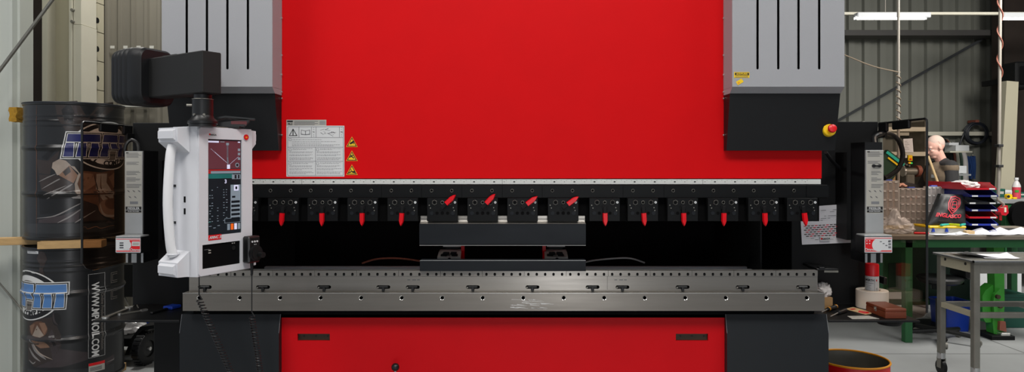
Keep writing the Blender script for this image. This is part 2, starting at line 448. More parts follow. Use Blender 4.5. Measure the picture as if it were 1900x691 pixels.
# beams on the back wall and roof
MB().box(-2, 8.6, 9.8, 10.1, Z(68, 9.9), Z(58, 9.9), 'beam_dark').build('trim_4', **S)
b = MB(); b.tube([P(1500, 255, 10.12), P(1842, 62, 10.12)], .022, 'brace_blue', n=6); b.build('trim_5', **S)
b = MB(); b.box(X(1840, 9.75), 8.6, 9.5, 9.75, 0, 5.2, 'brown_dark'); b.build('trim_6', **S)
b = MB(); b.add([P(1868, 150, 8.6), P(1890, 152, 8.6), P(1882, 352, 8.6), P(1856, 352, 8.6)] + [P(1868, 150, 8.6) + Vector((0, .1, 0)), P(1890, 152, 8.6) + Vector((0, .1, 0)), P(1882, 352, 8.6) + Vector((0, .1, 0)), P(1856, 352, 8.6) + Vector((0, .1, 0))],
    [(0, 1, 2, 3), (4, 5, 6, 7), (0, 1, 5, 4), (1, 2, 6, 5), (2, 3, 7, 6), (3, 0, 4, 7)], 'cream_paint')
b.box(X(1856, 8.6), X(1884, 8.6), 8.6, 8.7, 0, Z(352, 8.6), 'cream_paint'); b.build('trim_7', **S)
MB().box(-2, 8.6, 10.14, 10.26, Z(252, 10.2), Z(245, 10.2), 'cream_light').build('trim_8', **S)
# rod braces by the left wall
b = MB(); pa, pc = P(0, 130, 4.55), P(97, 0, 4.55); d = pc - pa; b.tube([pa - d * (pa.z / d.z), pa + d * ((5.2 - pa.z) / d.z)], .011, 'dull_metal', n=8); b.build('brace_rod', label='grey diagonal steel brace rod crossing in front of the white fluted wall at top left', category='rod')
b = MB(); pa, pc = P(0, 527, 4.706), P(43, 578, 4.706); d = pc - pa; b.tube([pa - d * 2.2, pc], .006, 'dull_metal', n=8); b.build('brace_rod', label='thin steel wire rod slanting down to the lower oil drum at the left edge', category='rod')

# ================================================================== PRESS BRAKE
RY = 3.6
pb = thing('press_brake', 'large red and grey hydraulic press brake filling the middle of the workshop', 'machine', (-.03, RY, 0))
def part(mb, name, parent=None, **k): return mb.build(name, parent or pb, **k)
Yr = 3.42
xl, xr = X(345, Yr), X(1525, Yr)
zb = Z(332, Yr)
part(MB().box(xl, xr, Yr, Yr + .09, zb, 2.75, 'red_paint', .003), 'upper_beam')
# scale strip
Ys = 3.405
b = MB().box(xl, X(1523, Ys), Ys, Ys + .014, Z(342, Ys), Z(333, Ys), 'scale_white')
px = 470.
i = 0
while px < 1508:
    x = X(px, Ys)
    if i % 2 == 0: b.box(x - .0045, x + .0045, Ys - .0006, Ys, Z(338.7, Ys), Z(336.6, Ys), 'ink')
    else: b.box(x - .002, x + .002, Ys - .0006, Ys, Z(338.2, Ys), Z(337.2, Ys), 'ink')
    for d in (-6, 4): b.box(x + d / F * Ys - .001, x + d / F * Ys + .001, Ys - .0006, Ys, Z(335.8, Ys), Z(334.8, Ys), 'ink')
    px += 18.62; i += 1
for s in (560, 932, 1304): b.box(X(s, Ys) - .0007, X(s, Ys) + .0007, Ys - .0006, Ys, Z(342, Ys), Z(333.4, Ys), 'ink')
part(b, 'scale_strip')
# tool holder rail
Yh = 3.385
b = MB().box(xl, X(1536, Yh), Yh, Yh + .11, Z(368, Yh), Z(343.5, Yh), 'black_oxide', .003)
b.box(X(1496, Yh), X(1537, Yh), Yh - .004, Yh, Z(366, Yh), Z(344, Yh), 'black_oxide')
px = 502.
while px < 1500:
    x, z = X(px, Yh), Z(354, Yh)
    b.cyl((x, Yh - .0012, z), (x, Yh, z), .0068, 'void_black', n=14)
    b.tube([(x + .0072 * math.cos(t * PI / 6), Yh - .0012, z + .0072 * math.sin(t * PI / 6)) for t in range(12)], .0009, 'dull_metal', n=5, closed=True)
    px += 37.35
for s in (708, 782, 857, 932, 1006, 1156, 1232): b.box(X(s, Yh) - .0008, X(s, Yh) + .0008, Yh - .0008, Yh, Z(367, Yh), Z(344, Yh), 'void_black')
part(b, 'tool_holder_rail')
b = MB().box(xl, X(1520, 3.42), 3.42, 3.5, Z(411, 3.42), Z(368, 3.42), 'void_black'); part(b, 'rail_backing')

# --- clamps
Yk = 3.355
cz = Z(389.5, Yk); hw, hh = .0755, .0572
b = MB().box(-hw, hw, 0, .035, -hh, hh, 'black_oxide', .002)
b.prism([(-.048, .006), (-.03, .023), (.03, .023), (.05, .004), (.05, .0), (.028, .019), (-.028, .019), (-.048, .001)], -.0014, 0, 'black_steel')
for dx, dz, r in ((-.052, -.017, .0095), (-.026, -.017, .008), (0, -.017, .0085), (.026, -.017, .008), (.052, -.017, .0095)):
    b.cyl((dx, -.003 if abs(dx) > .04 else -.0008, dz), (dx, 0, dz), r, 'tool_black' if abs(dx) > .04 else 'void_black', n=16)
b.cyl((0, -.006, .011), (0, 0, .011), .014, 'black_steel', n=20); b.cyl((0, -.0085, .011), (0, -.006, .011), .003, 'dull_metal', n=8)
b.cyl((0, -.002, .049 - .013), (0, 0, .036), .0075, 'void_black', n=14)
b.tube([(.0075 * math.cos(t * PI / 6), -.002, .036 + .0075 * math.sin(t * PI / 6)) for t in range(12)], .0009, 'dull_metal', n=5, closed=True)
for dx, dz in ((-.064, .022), (-.058, .008), (.054, .010), (.058, -.004)): b.cyl((dx, -.002, dz), (dx, 0, dz), .0028, 'dull_metal', n=8)
clamp0 = b.build('tool_clamp', pb, local=True)
bolt = MB()
def hexring(b, dx, dz):
    b.cyl((dx, -.006, dz), (dx, 0, dz), .0125, 'black_steel', n=6)
    b.tube([(dx + .0122 * math.cos(PI / 6 + t * PI / 3), -.006, dz + .0122 * math.sin(PI / 6 + t * PI / 3)) for t in range(6)], .0008, 'dull_metal', n=5, closed=True)
    b.cyl((dx, -.0064, dz), (dx, -.006, dz), .0065, 'void_black', n=12)
for dx in (-.038, .038): 
    b = MB(); hexring(b, dx, .036); b.build('hex_bolt', clamp0, local=True)
b = MB().cyl((.062, -.002, .036), (.062, 0, .036), .006, 'sticker_white', n=14); b.cyl((.062, -.0024, .036), (.062, -.002, .036), .0018, 'ink', n=8)
b.build('marker_dot', clamp0, local=True)
lv = MB()
lv.box(-.009, .009, -.014, -.007, -.03, .006, 'black_steel', .002)
prof = [(-.0125, -.027), (.0125, -.027), (.0125, -.066), (.007, -.082), (0, -.092), (-.007, -.082), (-.0125, -.066)]
n = len(prof)
lv.add([(x, -.012, z) for x, z in prof] + [(x * .72, -.024, z + (.004 if z < -.08 else 0)) for x, z in prof],
       [tuple(range(n)), tuple(range(n, 2 * n))] + [(i, (i + 1) % n, n + (i + 1) % n, n + i) for i in range(n)], 'lever_red')
lever0 = lv.build('clamp_lever', clamp0, local=True); lever0.location = (0, 0, .011); lever0['label'] = 'red clamp lever'
cxs = [450.5, 525.5, 598.5, 672.7, 747, 820.7, 895.5, 969.5, 1045, 1122, 1193, 1267, 1342, 1417, 1489]
degs = [4, 3, 0, 0, 4, None, None, None, None, -1, -4, -2, 1, -2, -7]
ups = {5: 43, 6: 47, 7: 37, 8: 36}
for i, c in enumerate(cxs):
    loc = Vector((X(c, Yk) + .03, Yk - RY, cz))
    o = clamp0 if i == 0 else dup(clamp0, loc, parent=pb)
    o.location = loc
    for ch in o.children:
        if ch.name.startswith('clamp_lever'):
            if i in ups:
                t = math.radians(ups[i]); ch.rotation_euler = (0, math.atan2(-math.cos(t), -math.sin(t)), 0)
            else: ch.rotation_euler = (0, math.radians(degs[i]), 0)

# --- interior: dark back panel, side cheeks, back gauge rails
part(MB().box(X(300, 4.2), X(1520, 4.2), 4.4, 4.43, .55, 2.6, 'void_black'), 'rear_panel')
part(MB().box(X(1408, 3.62), X(1411, 3.62), 3.6, 4.4, .6, 1.4, 'panel_black'), 'inner_partition')
part(MB().box(-1.42, -1.40, 3.6, 4.4, .6, 1.4, 'panel_black'), 'inner_partition')
for py, Y, x1 in ((495.5, 3.80, 1392), (501, 3.62, 1398)):
    part(MB().box(-1.38, X(x1, Y), Y, Y + .03, Z(py, Y) - .05, Z(py, Y), 'lamp_and_glint_white', .003), 'gauge_rail')  # white colour stands in for reflections on the steel rails
for x in (-1.68, 1.60):
    part(MB().prism([(3.52, 2.7), (4.5, 2.7), (4.5, .0), (3.52, .0), (3.52, .58), (3.86, .58), (3.86, 1.73), (3.52, 1.73)], x - .03, x + .03, 'panel_black', 'yz'), 'side_frame')

# --- table
Yt = 3.33
tx0, tx1 = X(339, Yt), X(1530, Yt); tz0, tz1 = Z(577.5, Yt), Z(544.5, Yt)
holes = [circ(X(369.2 + 75.2 * k, Yt), Z(553.5, Yt), .0085, 18) for k in range(16)]
b = MB().plate(rect(tx0, tx1, tz0, tz1), holes, Yt, Yt + .05, 'bed_steel', cham=.003, hole_mat='black_steel')
b2 = []
b.box(tx0, tx1, Yt + .05, Yt + .25, tz0, tz1 - .0005, 'void_black')
for k in range(16):
    x, z = X(369.2 + 75.2 * k, Yt), Z(553.5, Yt)
    b.lathe([(.0115, 0), (.0085, -.003)], (0, 0, 0), 'bright_steel', n=18, mtx=Matrix.Translation((x, Yt - .0006, z)) @ RX)
rs = random.Random(3)
for k in range(26):   # pale scuffs on the bed face
    px = rs.uniform(945, 1005); py = rs.uniform(556, 573); l = rs.uniform(6, 26)
    p = P(px, py, Yt - .0003); q = P(px + l, py + rs.uniform(0, 2.5), Yt - .0003); w = Vector((0, 0, rs.uniform(.0005, .0016)))
    b.quad(p - w, q - w * .3, q + w * .3, p + w, 'scratch_steel')
b.box(tx0, tx1, Yt - .001, Yt + .004, tz1 - .001, tz1 + .001, 'bright_steel')
part(b, 'table_bed')
part(MB().box(tx0 + .02, tx1 - .02, 3.40, 3.58, Z(590, 3.4), tz0, 'void_black'), 'bed_support')
# --- die rail with t slots
Yw = 3.372
dz0, dz1 = tz1 - .0005, Z(502.5, Yw); dx0, dx1 = X(351, Yw), X(1517, Yw)
zs = Z(513, Yw)
ts = [380, 488, 601.5, 711.4, 766, 877.4, 988, 1099.5, 1155, 1266.5, 1378, 1490]
hs = []
for c in ts:
    x = X(c, Yw); a, t = .033, .008; z1, z0 = Z(530, Yw), Z(536.5, Yw)
    cap = [(x + t, Z(541.5, Yw)), (x + t, z0)] + [(x + a - .008 + .009 * math.cos(q), (z0 + z1) / 2 + (z1 - z0) / 2 * math.sin(q)) for q in [(-PI / 2 + PI * k / 6) for k in range(7)]] \
        + [(x - a + .008 + .009 * math.cos(q), (z0 + z1) / 2 + (z1 - z0) / 2 * math.sin(q)) for q in [(PI / 2 + PI * k / 6) for k in range(7)]] + [(x - t, z0), (x - t, Z(541.5, Yw))]
    hs.append(cap)
b = MB().plate(rect(dx0, dx1, dz0, zs), hs, Yw, Yw + .02, 'steel', hole_mat='black_steel')
b.box(dx0, dx1, Yw + .02, Yw + .13, dz0, zs, 'void_black')
b.box(dx0, dx1, Yw - .002, Yw, Z(541.5, Yw), Z(539, Yw), 'bed_steel')
for s in (1127,): b.box(X(s, Yw) - .0006, X(s, Yw) + .0006, Yw - .0005, Yw, Z(538, Yw), zs, 'black_steel')
for px, t in ((756, 34), (1140, 34)):
    for j in range(3): b.box(X(px + j * 9, Yw), X(px + j * 9 + 5 + 2 * (j % 2), Yw), Yw - .0004, Yw, Z(520.5, Yw), Z(519.3, Yw), 'mid_ink')
rail = part(b, 'die_rail')
for c in ts:
    x = X(c, Yw); b = MB()
    b.box(x - .024, x + .024, Yw - .004, Yw + .018, Z(535.5, Yw), Z(531, Yw), 'black_plastic', .003)
    b.box(x - .0065, x + .0065, Yw - .008, Yw + .015, Z(541, Yw), Z(533, Yw), 'black_plastic', .001)
    b.cyl((x - .027, Yw - .003, Z(534, Yw)), (x - .027, Yw + .004, Z(534, Yw)), .004, 'dull_metal', n=10)
    b.build('wedge_screw', rail)
for k in range(15):
    x0 = X(351 + 77.73 * k, Yw); w = 77.73 / F * Yw
    holes = [circ(x0 + d / F * Yw, Z(509, Yw), .0065, 10) for d in (7.5, 23, 38.7, 54.2, 70)]
    b = MB().plate(rect(x0 + .0007, x0 + w - .0007, zs + .0008, dz1), holes, Yw - .003, Yw + .03, 'steel', hole_mat='black_steel')
    for d in (7.5, 23, 38.7, 54.2, 70):
        b.cyl((x0 + d / F * Yw, Yw + .006, Z(509, Yw)), (x0 + d / F * Yw, Yw + .02, Z(509, Yw)), .0068, 'void_black', n=10)
        b.box(x0 + d / F * Yw - .005, x0 + d / F * Yw + .005, Yw - .0035, Yw - .003, Z(512, Yw), Z(509.3, Yw), 'black_steel')
    part(b, 'die_clamp_segment')

# --- lower red apron + dark side covers
Ya = 3.40
ax0, ax1 = X(500, Ya), X(1360, Ya); az1 = Z(584.5, Ya)
wins = [rect(X(a, Ya), X(a + 60, Ya), Z(633, Ya), Z(620, Ya)) for a in (552, 1254)]
b = MB().plate(rect(ax0, ax1, 0.0, az1), wins, Ya, Ya + .012, 'red_apron')
b.box(ax0, ax1, Ya + .001, Ya + .05, az1 - .004, az1, 'red_apron', .001)
apron = part(b, 'lower_apron')
for a in (552, 1254):
    b = MB().box(X(a - 4, Ya), X(a + 64, Ya), Ya + .02, Ya + .03, Z(637, Ya), Z(617, Ya), 'recess_brown')
    for d in (10, 32, 54): b.cyl((X(a + d, Ya), Ya + .018, Z(626, Ya)), (X(a + d, Ya), Ya + .02, Z(626, Ya)), .004, 'ink', n=10)
    b.build('window_plate', apron)
b = MB(); Yb = 3.31; c = P(733.5, 682, Yb); b.ball(c, .0195, 'black_plastic', n=24)
b.build('ball_knob', apron)
b = MB(); b.cyl(c + Vector((0, 0, -.017)), c + Vector((0, .02, -.14)), .006, 'bright_steel', n=12); b.cyl(c + Vector((0, .02, -.14)), c + Vector((0, .1, -.14)), .01, 'black_steel', n=12)
b.build('lever_rod', apron)
def side_cover(x0, x1):
    b = MB(); zt, zm = Z(584, 3.38), Z(619, 3.36)
    prof = [(3.36, 0), (3.36, zm), (3.385, zt), (3.52, zt), (3.52, 0)]
    b.prism(prof, x0, x1, 'charcoal_paint', 'yz')
    for x in (x0, x1):
        b.tube([(x, 3.3595, zm), (x, 3.3845, zt)], .0012, 'soft_ink', n=4)
    return b
part(side_cover(X(333, 3.36), X(517.5, 3.36)), 'side_cover'); part(side_cover(X(1349, 3.36), X(1537.5, 3.36)), 'side_cover')
part(MB().box(X(285, 3.6), X(334, 3.6), 3.6, 4.3, 0, Z(588, 3.6), 'panel_black', .004), 'cable_duct')

# --- upper cylinder covers
def cyl_cover(xi_f, xo_f, slots, right):
    Yf = 3.28; Ym = 3.318; Yb = 3.375; Ybk = 3.417
    z1, z2, z3 = Z(161, Yf), Z(173.5, Ym), Z(279.5, Yb)
    x0, x1 = min(xi_f, xo_f), max(xi_f, xo_f)
    hs = [capsule_slot(X(p, Yf), Z(129, Yf), 2.72, .0056) for p in slots]
    b = MB().plate(rect(x0, x1, z1, 2.75), hs, Yf, Yf + .006, 'grey_paint', hole_mat='void_black')
    b.box(x0 + .002, x1 - .002, Yf + .02, Ybk, z1, 2.75, 'void_black')
    for x in (x0, x1): b.box(x - .0008, x + .0008, Yf + .003, Ybk, z1, 2.75, 'grey_paint')
    b.prism([(Yf, z1), (Ym, z2), (Ybk, z2), (Ybk, z1)], x0, x1, 'grey_paint', 'yz')
    o = part(b, 'cylinder_cover')
    MB().prism([(Ym + .002, z2 - .001), (Yb, z3), (Ybk, z3), (Ybk, z2 - .001)], x0 + .001, x1 - .001, 'dark_paint', 'yz').build('lower_cover', o)
    xi = xi_f
    for py in (34, 103, 139, 171, 183, 251):
        z = Z(py, Ybk - .004); s = -1 if right else 1
        MB().cyl((xi + s * .001, Ybk - .008, z), (xi + s * .006, Ybk - .008, z), .0045, 'bright_steel', n=10).build('screw', o)
    return o
cl = cyl_cover(X(505, 3.28), X(300, 3.28), (346.5, 384, 422, 460), False)
cr = cyl_cover(X(1359, 3.28), X(1567, 3.28), (1405.6, 1444, 1481.6, 1520), True)
# warning sticker, tilted sticker on right cover
b = MB(); Yf = 3.2795
b.box(X(1362, Yf), X(1390.5, Yf), Yf - .0008, Yf, Z(144.5, Yf), Z(134, Yf), 'yellow')
b.box(X(1363.5, Yf), X(1389.5, Yf), Yf - .0012, Yf - .0008, Z(140, Yf), Z(135.2, Yf), 'ink')
b.text('ACHTUNG', .0105, 'yellow', face(X(1376.5, Yf), Yf - .0014, Z(137.6, Yf)), bold=.0004, sx=1.05)
for j in range(2): b.box(X(1364, Yf), X(1388, Yf), Yf - .0012, Yf - .0008, Z(142.2 + j * 1.4, Yf), Z(141.6 + j * 1.4, Yf), 'mid_ink')
b.build('warning_sticker', cr)
m4 = face(X(1372.5, Yf), Yf - .0006, Z(152, Yf), math.radians(-32))
b = MB(); b.box(-.016, .016, -.0095, .0095, -.0003, .0003, 'yellow', mtx=m4); b.box(-.012, -.002, -.006, .002, .0003, .0006, 'amber', mtx=m4); b.build('warning_sticker', cr)
# emergency stop on the slanted face
c = P(1538, 242, 3.355)
mt = Matrix.Translation(c) @ Matrix.Rotation(PI / 2 - .2, 4, 'X')
b = MB(); b.lathe([(0, .012), (.028, .012), (.031, .008), (.031, -.01), (0, -.01)], (0, 0, 0), 'yellow', n=32, mtx=mt); es = b.build('emergency_stop', cr and pb)
b = MB(); b.lathe([(.011, .01), (.011, .026), (.019, .028), (.021, .034), (.019, .044), (.012, .048), (0, .049)], (0, 0, 0), 'pure_red', n=28, mtx=mt); b.build('button', es)

# --- notice board + warning triangles on the red beam
Yn = Yr
def R_(b, x0, x1, y0, y1, m, off, Y=Yn): b.box(X(x0, Y), X(x1, Y), Y - off, Y - off + .0006, Z(y1, Y), Z(y0, Y), m)
b = MB(); R_(b, 531.5, 605.5, 222.5, 233.5, 'sticker_grey', .0008)
R_(b, 533, 543.5, 224, 227, 'ink', .0012); b.text('PILZ', .0125, 'ink', face(X(538.5, Yn), Yn - .0012, Z(230.5, Yn)), bold=.0005)
for j in range(4): R_(b, 546, 590 - 6 * (j % 2), 225 + j * 2.1, 225.8 + j * 2.1, 'mid_ink', .0012)
for j in range(3): R_(b, 593, 604, 225 + j * 2.4, 226.4 + j * 2.4, 'soft_ink', .0012)
part(b, 'maker_label')
b = MB(); R_(b, 531.5, 639, 233.5, 328, 'sticker_white', .001)
def outline(b, x0, x1, y0, y1, t=.45, m='soft_ink'):
    R_(b, x0, x1, y0 - t, y0 + t, m, .0014); R_(b, x0, x1, y1 - t, y1 + t, m, .0014); R_(b, x0 - t, x0 + t, y0, y1, m, .0014); R_(b, x1 - t, x1 + t, y0, y1, m, .0014)
outline(b, 534, 637, 235.5, 326)
for y in (255.5, 273.5, 299.5): R_(b, 534, 637, y - .4, y + .4, 'soft_ink', .0014)
R_(b, 585.2, 586, 273.5, 326, 'soft_ink', .0014)
for x in (555, 578, 586.5, 630): R_(b, x - .4, x + .4, 235.5, 255.5, 'soft_ink', .0014)
def tri(b, cx, y0, y1, hwid, m, off): b.prism([(X(cx - hwid, Yn), Z(y1, Yn)), (X(cx + hwid, Yn), Z(y1, Yn)), (X(cx, Yn), Z(y0, Yn))], Yn - off, Yn - off + .0006, m)
tri(b, 544, 238.5, 252.5, 8, 'ink', .0014); tri(b, 544, 241, 251.3, 5.8, 'sticker_white', .0018); R_(b, 543.2, 544.8, 240, 252, 'ink', .002)
for s in (-1, 1):
    b.prism([(X(567, Yn), Z(243, Yn)), (X(567 + s * 8, Yn), Z(241, Yn)), (X(567 + s * 8.6, Yn), Z(250, Yn)), (X(567, Yn), Z(251, Yn))], Yn - .0014, Yn - .0008, 'mid_ink')
    b.prism([(X(567 + s * .6, Yn), Z(243.8, Yn)), (X(567 + s * 7.2, Yn), Z(242, Yn)), (X(567 + s * 7.6, Yn), Z(248.6, Yn)), (X(567 + s * .6, Yn), Z(249.8, Yn))], Yn - .0018, Yn - .0012, 'sticker_white')
for x, t in ((582.2, 'Y1'), (633.8, 'Y2')):
    b.text(t, .009, 'ink', face(X(x, Yn), Yn - .0014, Z(245.5, Yn)), bold=.0003)
    for y in (237.5, 240.8, 250.3, 253): b.cyl((X(x, Yn), Yn - .0014, Z(y, Yn)), (X(x, Yn), Yn - .0008, Z(y, Yn)), .0016, 'ink', n=8)
rr = random.Random(5)
for k in range(13):
    x = rr.uniform(591, 620); y = rr.uniform(239, 251); a = rr.uniform(-.7, .5)
    p = Vector((X(x, Yn), Yn - .0012, Z(y, Yn))); q = p + Vector((math.cos(a), 0, math.sin(a))) * rr.uniform(.012, .03); w = Vector((0, 0, rr.uniform(.0006, .0016)))
    b.quad(p - w, q - w, q + w, p + w, rr.choice(['mid_ink', 'soft_ink']))
def lines(b, x0, x1, y, n, dy=1.9, ind=0):
    for j in range(n):
        x = x0
        e = x1 - rr.uniform(0, (x1 - x0) * (.5 if j == n - 1 else .08))
        while x < e:
            w = rr.uniform(1.2, 4.5); R_(b, x, min(e, x + w), y + j * dy - .38, y + j * dy + .38, 'soft_ink', .0014); x += w + .9
for x, y in ((536.5, 258.5), (536.5, 277), (587.5, 277), (536.5, 303), (587.5, 303)): outline(b, x, x + 4, y - 1, y + 3, .3)
for y, n in ((259.5, 1), (263, 1), (266, 1), (269, 2)): lines(b, 542, 632, y, n)
for x0, x1 in ((537, 583), (588, 635)):
    for yy in (276, 302):
        lines(b, x0 + 6, x1, yy, 2); lines(b, x0, x1, yy + 6, 2); lines(b, x0, x1, yy + 11.5, 2); lines(b, x0, x1, yy + 17, 3)
part(b, 'safety_notice')
for i, y in enumerate((264, 290, 316)):
    b = MB(); tri(b, 653, y - 10.5, y + 9, 11, 'amber', .0008); tri(b, 653, y - 8.6, y + 8, 9.3, 'ink', .0012); tri(b, 653, y - 6, y + 6.7, 6.9, 'yellow', .0016)
    def blob(px_, py_, r, sx=1, sz=1): b.cyl((X(px_, Yn), Yn - .002, Z(py_, Yn)), (X(px_, Yn), Yn - .0014, Z(py_, Yn)), r, 'ink', n=10)
    def bar(p, q, w):
        p = Vector((X(p[0], Yn), Yn - .002, Z(p[1], Yn))); q = Vector((X(q[0], Yn), Yn - .002, Z(q[1], Yn))); d = (q - p).normalized(); nn = Vector((-d.z, 0, d.x)) * w
        b.quad(p - nn, q - nn, q + nn, p + nn, 'ink')
    if i == 0: bar((650, y + 3), (656, y - 1), .0045); bar((652, y + 1), (650, y + 4), .002); bar((655, y), (656, y + 4), .002); blob(656.5, y - 1.5, .003)
    elif i == 1: bar((648.5, y + 2), (654, y + 0), .0026); bar((653, y + 1), (657, y + 4), .0026); bar((650, y - 1), (656, y - 1.5), .002)
    else: bar((647, y + 5), (652, y + 3), .003); bar((652, y + 1), (656, y + 5), .003); blob(656, y + 3, .0035); blob(651.5, y - .5, .0028); bar((656, y + 2), (659, y + 5.5), .004)
    part(b, 'warning_sign')

# --- black flat bracket on the right, holders etc
b = MB(); Yq = 3.6
b.box(X(1515, Yq), X(1556, Yq), Yq, Yq + .12, Z(503, Yq), Z(498.5, Yq), 'black_plastic', .003)
b.box(X(1529, Yq), X(1555, Yq), Yq - .003, Yq, Z(506, Yq), Z(502.5, Yq), 'dull_metal')
b.box(X(1520, Yq), X(1530, Yq), Yq - .002, Yq + .03, Z(500, Yq), Z(496.5, Yq), 'black_plastic', .002)
b.box(X(1520, Yq), X(1545, Yq), Yq + .12, Yq + .21, Z(503, Yq), Z(499, Yq), 'black_plastic')
part(b, 'side_bracket')

# ================================================================== TOOLS IN THE PRESS
Yp = 3.345
px0, px1 = X(778, Yp), X(1087, Yp)
pu = thing('bending_punch', 'long black punch bar with bright steel shank held under the red levers', 'bending tool', (0, 3.38, Z(457, Yp)))
zt = Z(401, 3.397)
z1, z2, z3, z4 = Z(411.5, 3.39), Z(416, Yp), Z(453.5, Yp), Z(456.5, 3.35)
b = MB().prism([(Yp, z2), (Yp, z3), (3.353, z4), (3.40, z4), (3.43, z3 + .02), (3.43, z2)], px0, px1, 'tool_black', 'yz'); b.build('punch_body', pu)
b = MB().prism([(3.393, zt), (3.393, z1 + .006), (3.390, z1), (Yp + .001, z2 + .0006), (3.418, z2 + .0006), (3.418, zt)], px0, px1, 'steel', 'yz')
b.box(px0 + .001, px1 - .001, 3.3922, 3.3935, zt - .016, zt - .014, 'black_steel'); b.build('punch_shank', pu)
b = MB().prism([(Yp + .0012, z3 - .0003), (3.3525, z4 - .0005), (3.36, z4 - .0012), (3.36, z3)], px0, px1, 'alu', 'yz').build('punch_tip', pu)
di = thing('bending_die', 'long black lower die bar lying on the slotted steel rail', 'bending tool', (0, 3.38, dz1))
b = MB(); d0, d1 = Z(502.5, 3.35), Z(484.2, 3.35)
b.prism([(3.352, dz1), (3.352, d1), (3.375, d1), (3.385, d1 - .012), (3.395, d1), (3.415, d1), (3.415, dz1)], X(779, 3.35), X(1087, 3.35), 'tool_black', 'yz'); b.build('die_body', di)
b = MB().box(X(779, 3.35) + .0005, X(1087, 3.35) - .0005, 3.351, 3.356, d1 - .0005, d1 + .001, 'alu').build('die_edge', di)
# back gauge fingers behind the die
def gauge(cx, s, label):
    Yg = 3.72; x = X(cx, Yg); zb = Z(495.5, 3.8)
    g = thing('back_gauge', label, 'gauge', (x, 3.8, zb), group=None)
    k = Yg / F
    b = MB(); b.prism([(Yg - .07, Z(484, 3.65)), (Yg - .07, Z(477.5, 3.65)), (Yg, Z(468, Yg)), (Yg + .08, Z(463, Yg + .08) + .0), (Yg + .08, Z(484, 3.65))], x - 22 * k, x + 20 * k, 'gauge_steel', 'yz')
    for dz_, dx_ in ((470, -8), (470, 6), (473.5, -12), (473.5, 8)):
        q = P(cx + dx_, dz_, Yg - .03); b.box(q.x - .016, q.x + .016, q.y - .03, q.y + .01, q.z - .006, q.z + .006, 'black_steel', .002)
    b.cyl((x, Yg - .072, Z(481.5, 3.65)), (x, Yg - .07, Z(481.5, 3.65)), .009, 'void_black', n=12)
    b.build('finger_head', g)
    b = MB(); b.box(x - 16 * k, x + 18 * k, Yg + .06, Yg + .09, Z(458.5, Yg + .06), Z(454.5, Yg + .06), 'scale_white'); b.box(x - 12 * k, x + 14 * k, Yg + .085, Yg + .12, zb + .0, Z(455, Yg + .06), 'black_steel'); b.build('stop_bar', g)
    b = MB(); xr_ = x + s * 22 * k
    b.prism([(Yg + .06, zb + .03), (Yg - .03, Z(482, Yg)), (Yg - .03, Z(476, Yg)), (Yg + .02, Z(467, Yg)), (Yg + .02, Z(450, Yg)), (Yg + .06, Z(450, Yg))], xr_ - .009, xr_ + .009, 'lever_red', 'yz'); b.build('side_plate', g)
    b = MB(); b.box(x - 18 * k, x + 18 * k, 3.775, 3.86, zb, Z(478, 3.75), 'black_steel'); b.build('carriage', g)
gauge(836, 1, 'left steel back gauge finger with a red side plate on its right')
gauge(1032, -1, 'right steel back gauge finger with a red side plate on its left')
def wire(pts, r, m, name, label, cat='cable', n=6):
    return MB().tube(spline(pts), r, m, n=n).build(name, label=label, category=cat)
wire([P(672, 489, 3.9), P(700, 481, 3.86), P(740, 480, 3.86), P(785, 486, 3.86), P(800, 492, 3.8)], .005, 'amber_cable', 'gauge_cable', 'thin reddish cable arching left of the left back gauge finger')
wire([P(1080, 489, 3.8), P(1100, 484, 3.86), P(1140, 480, 3.86), P(1170, 480, 3.86), P(1196, 488, 3.9)], .0045, 'scale_white', 'gauge_cable', 'thin grey speckled cable arching right of the right back gauge finger')

# ================================================================== SIDE GUARDS (black plate + tinted pane)
def guard(side, label):
    Yg = 3.80
    xp = 2.038 if side > 0 else -2.112
    g = thing('side_guard', label, 'guard', (xp, 3.6, .6))
    xi = 1.555 if side > 0 else -1.655
    zt = Z(226, Yg) if side > 0 else Z(228, Yg)
    MB().box(min(xi, xp), max(xi, xp), Yg, Yg + .03, .62, zt, 'panel_black', .003).build('guard_panel', g)
    y0, y1 = 3.354, 3.748; zt2 = Z(220 if side > 0 else 226, y0); zb2 = Z(592 if side > 0 else 500, y0)
    poly = [(y0, zt2 - .012), (y0 + .012, zt2), (y1, zt2), (y1, zb2 - .02), (y0 + .09, zb2 - .02), (y0 + .03, zb2), (y0, zb2 + .03)]
    MB().prism(poly, xp - .003, xp + .003, M['tint' if side > 0 else 'tint_left'], 'yz').build('tinted_pane', g, label='brown tinted clear pane')
    b = MB(); b.tube([(xp, y1, zt2), (xp, y0 + .014, zt2), (xp, y0 + .003, zt2 - .006), (xp, y0, zt2 - .02), (xp, y0, zb2 + .03)], .0055, 'black_plastic', n=8); b.build('edge_strip', g)
    for (a, c, h) in ((y0 + .14, y0 + .30, .042), (y1 - .045, y1 + .045, .05)):
        MB().box(xp - .008, xp + .008, a, c, zt2 - h, zt2 + .006, 'black_plastic', .006).build('pane_clip', g)
    for zz in (zt2 - .06, zb2 + .12):
        MB().box(xp - .006, xp + .012 , y1 - .02, Yg, zz - .02, zz + .02, 'black_plastic', .003).build('hinge', g)
    return g
guard(1, 'black side guard with a brown tinted pane to the right of the press')
guard(-1, 'black side guard with a brown tinted pane in front of the oil drums')

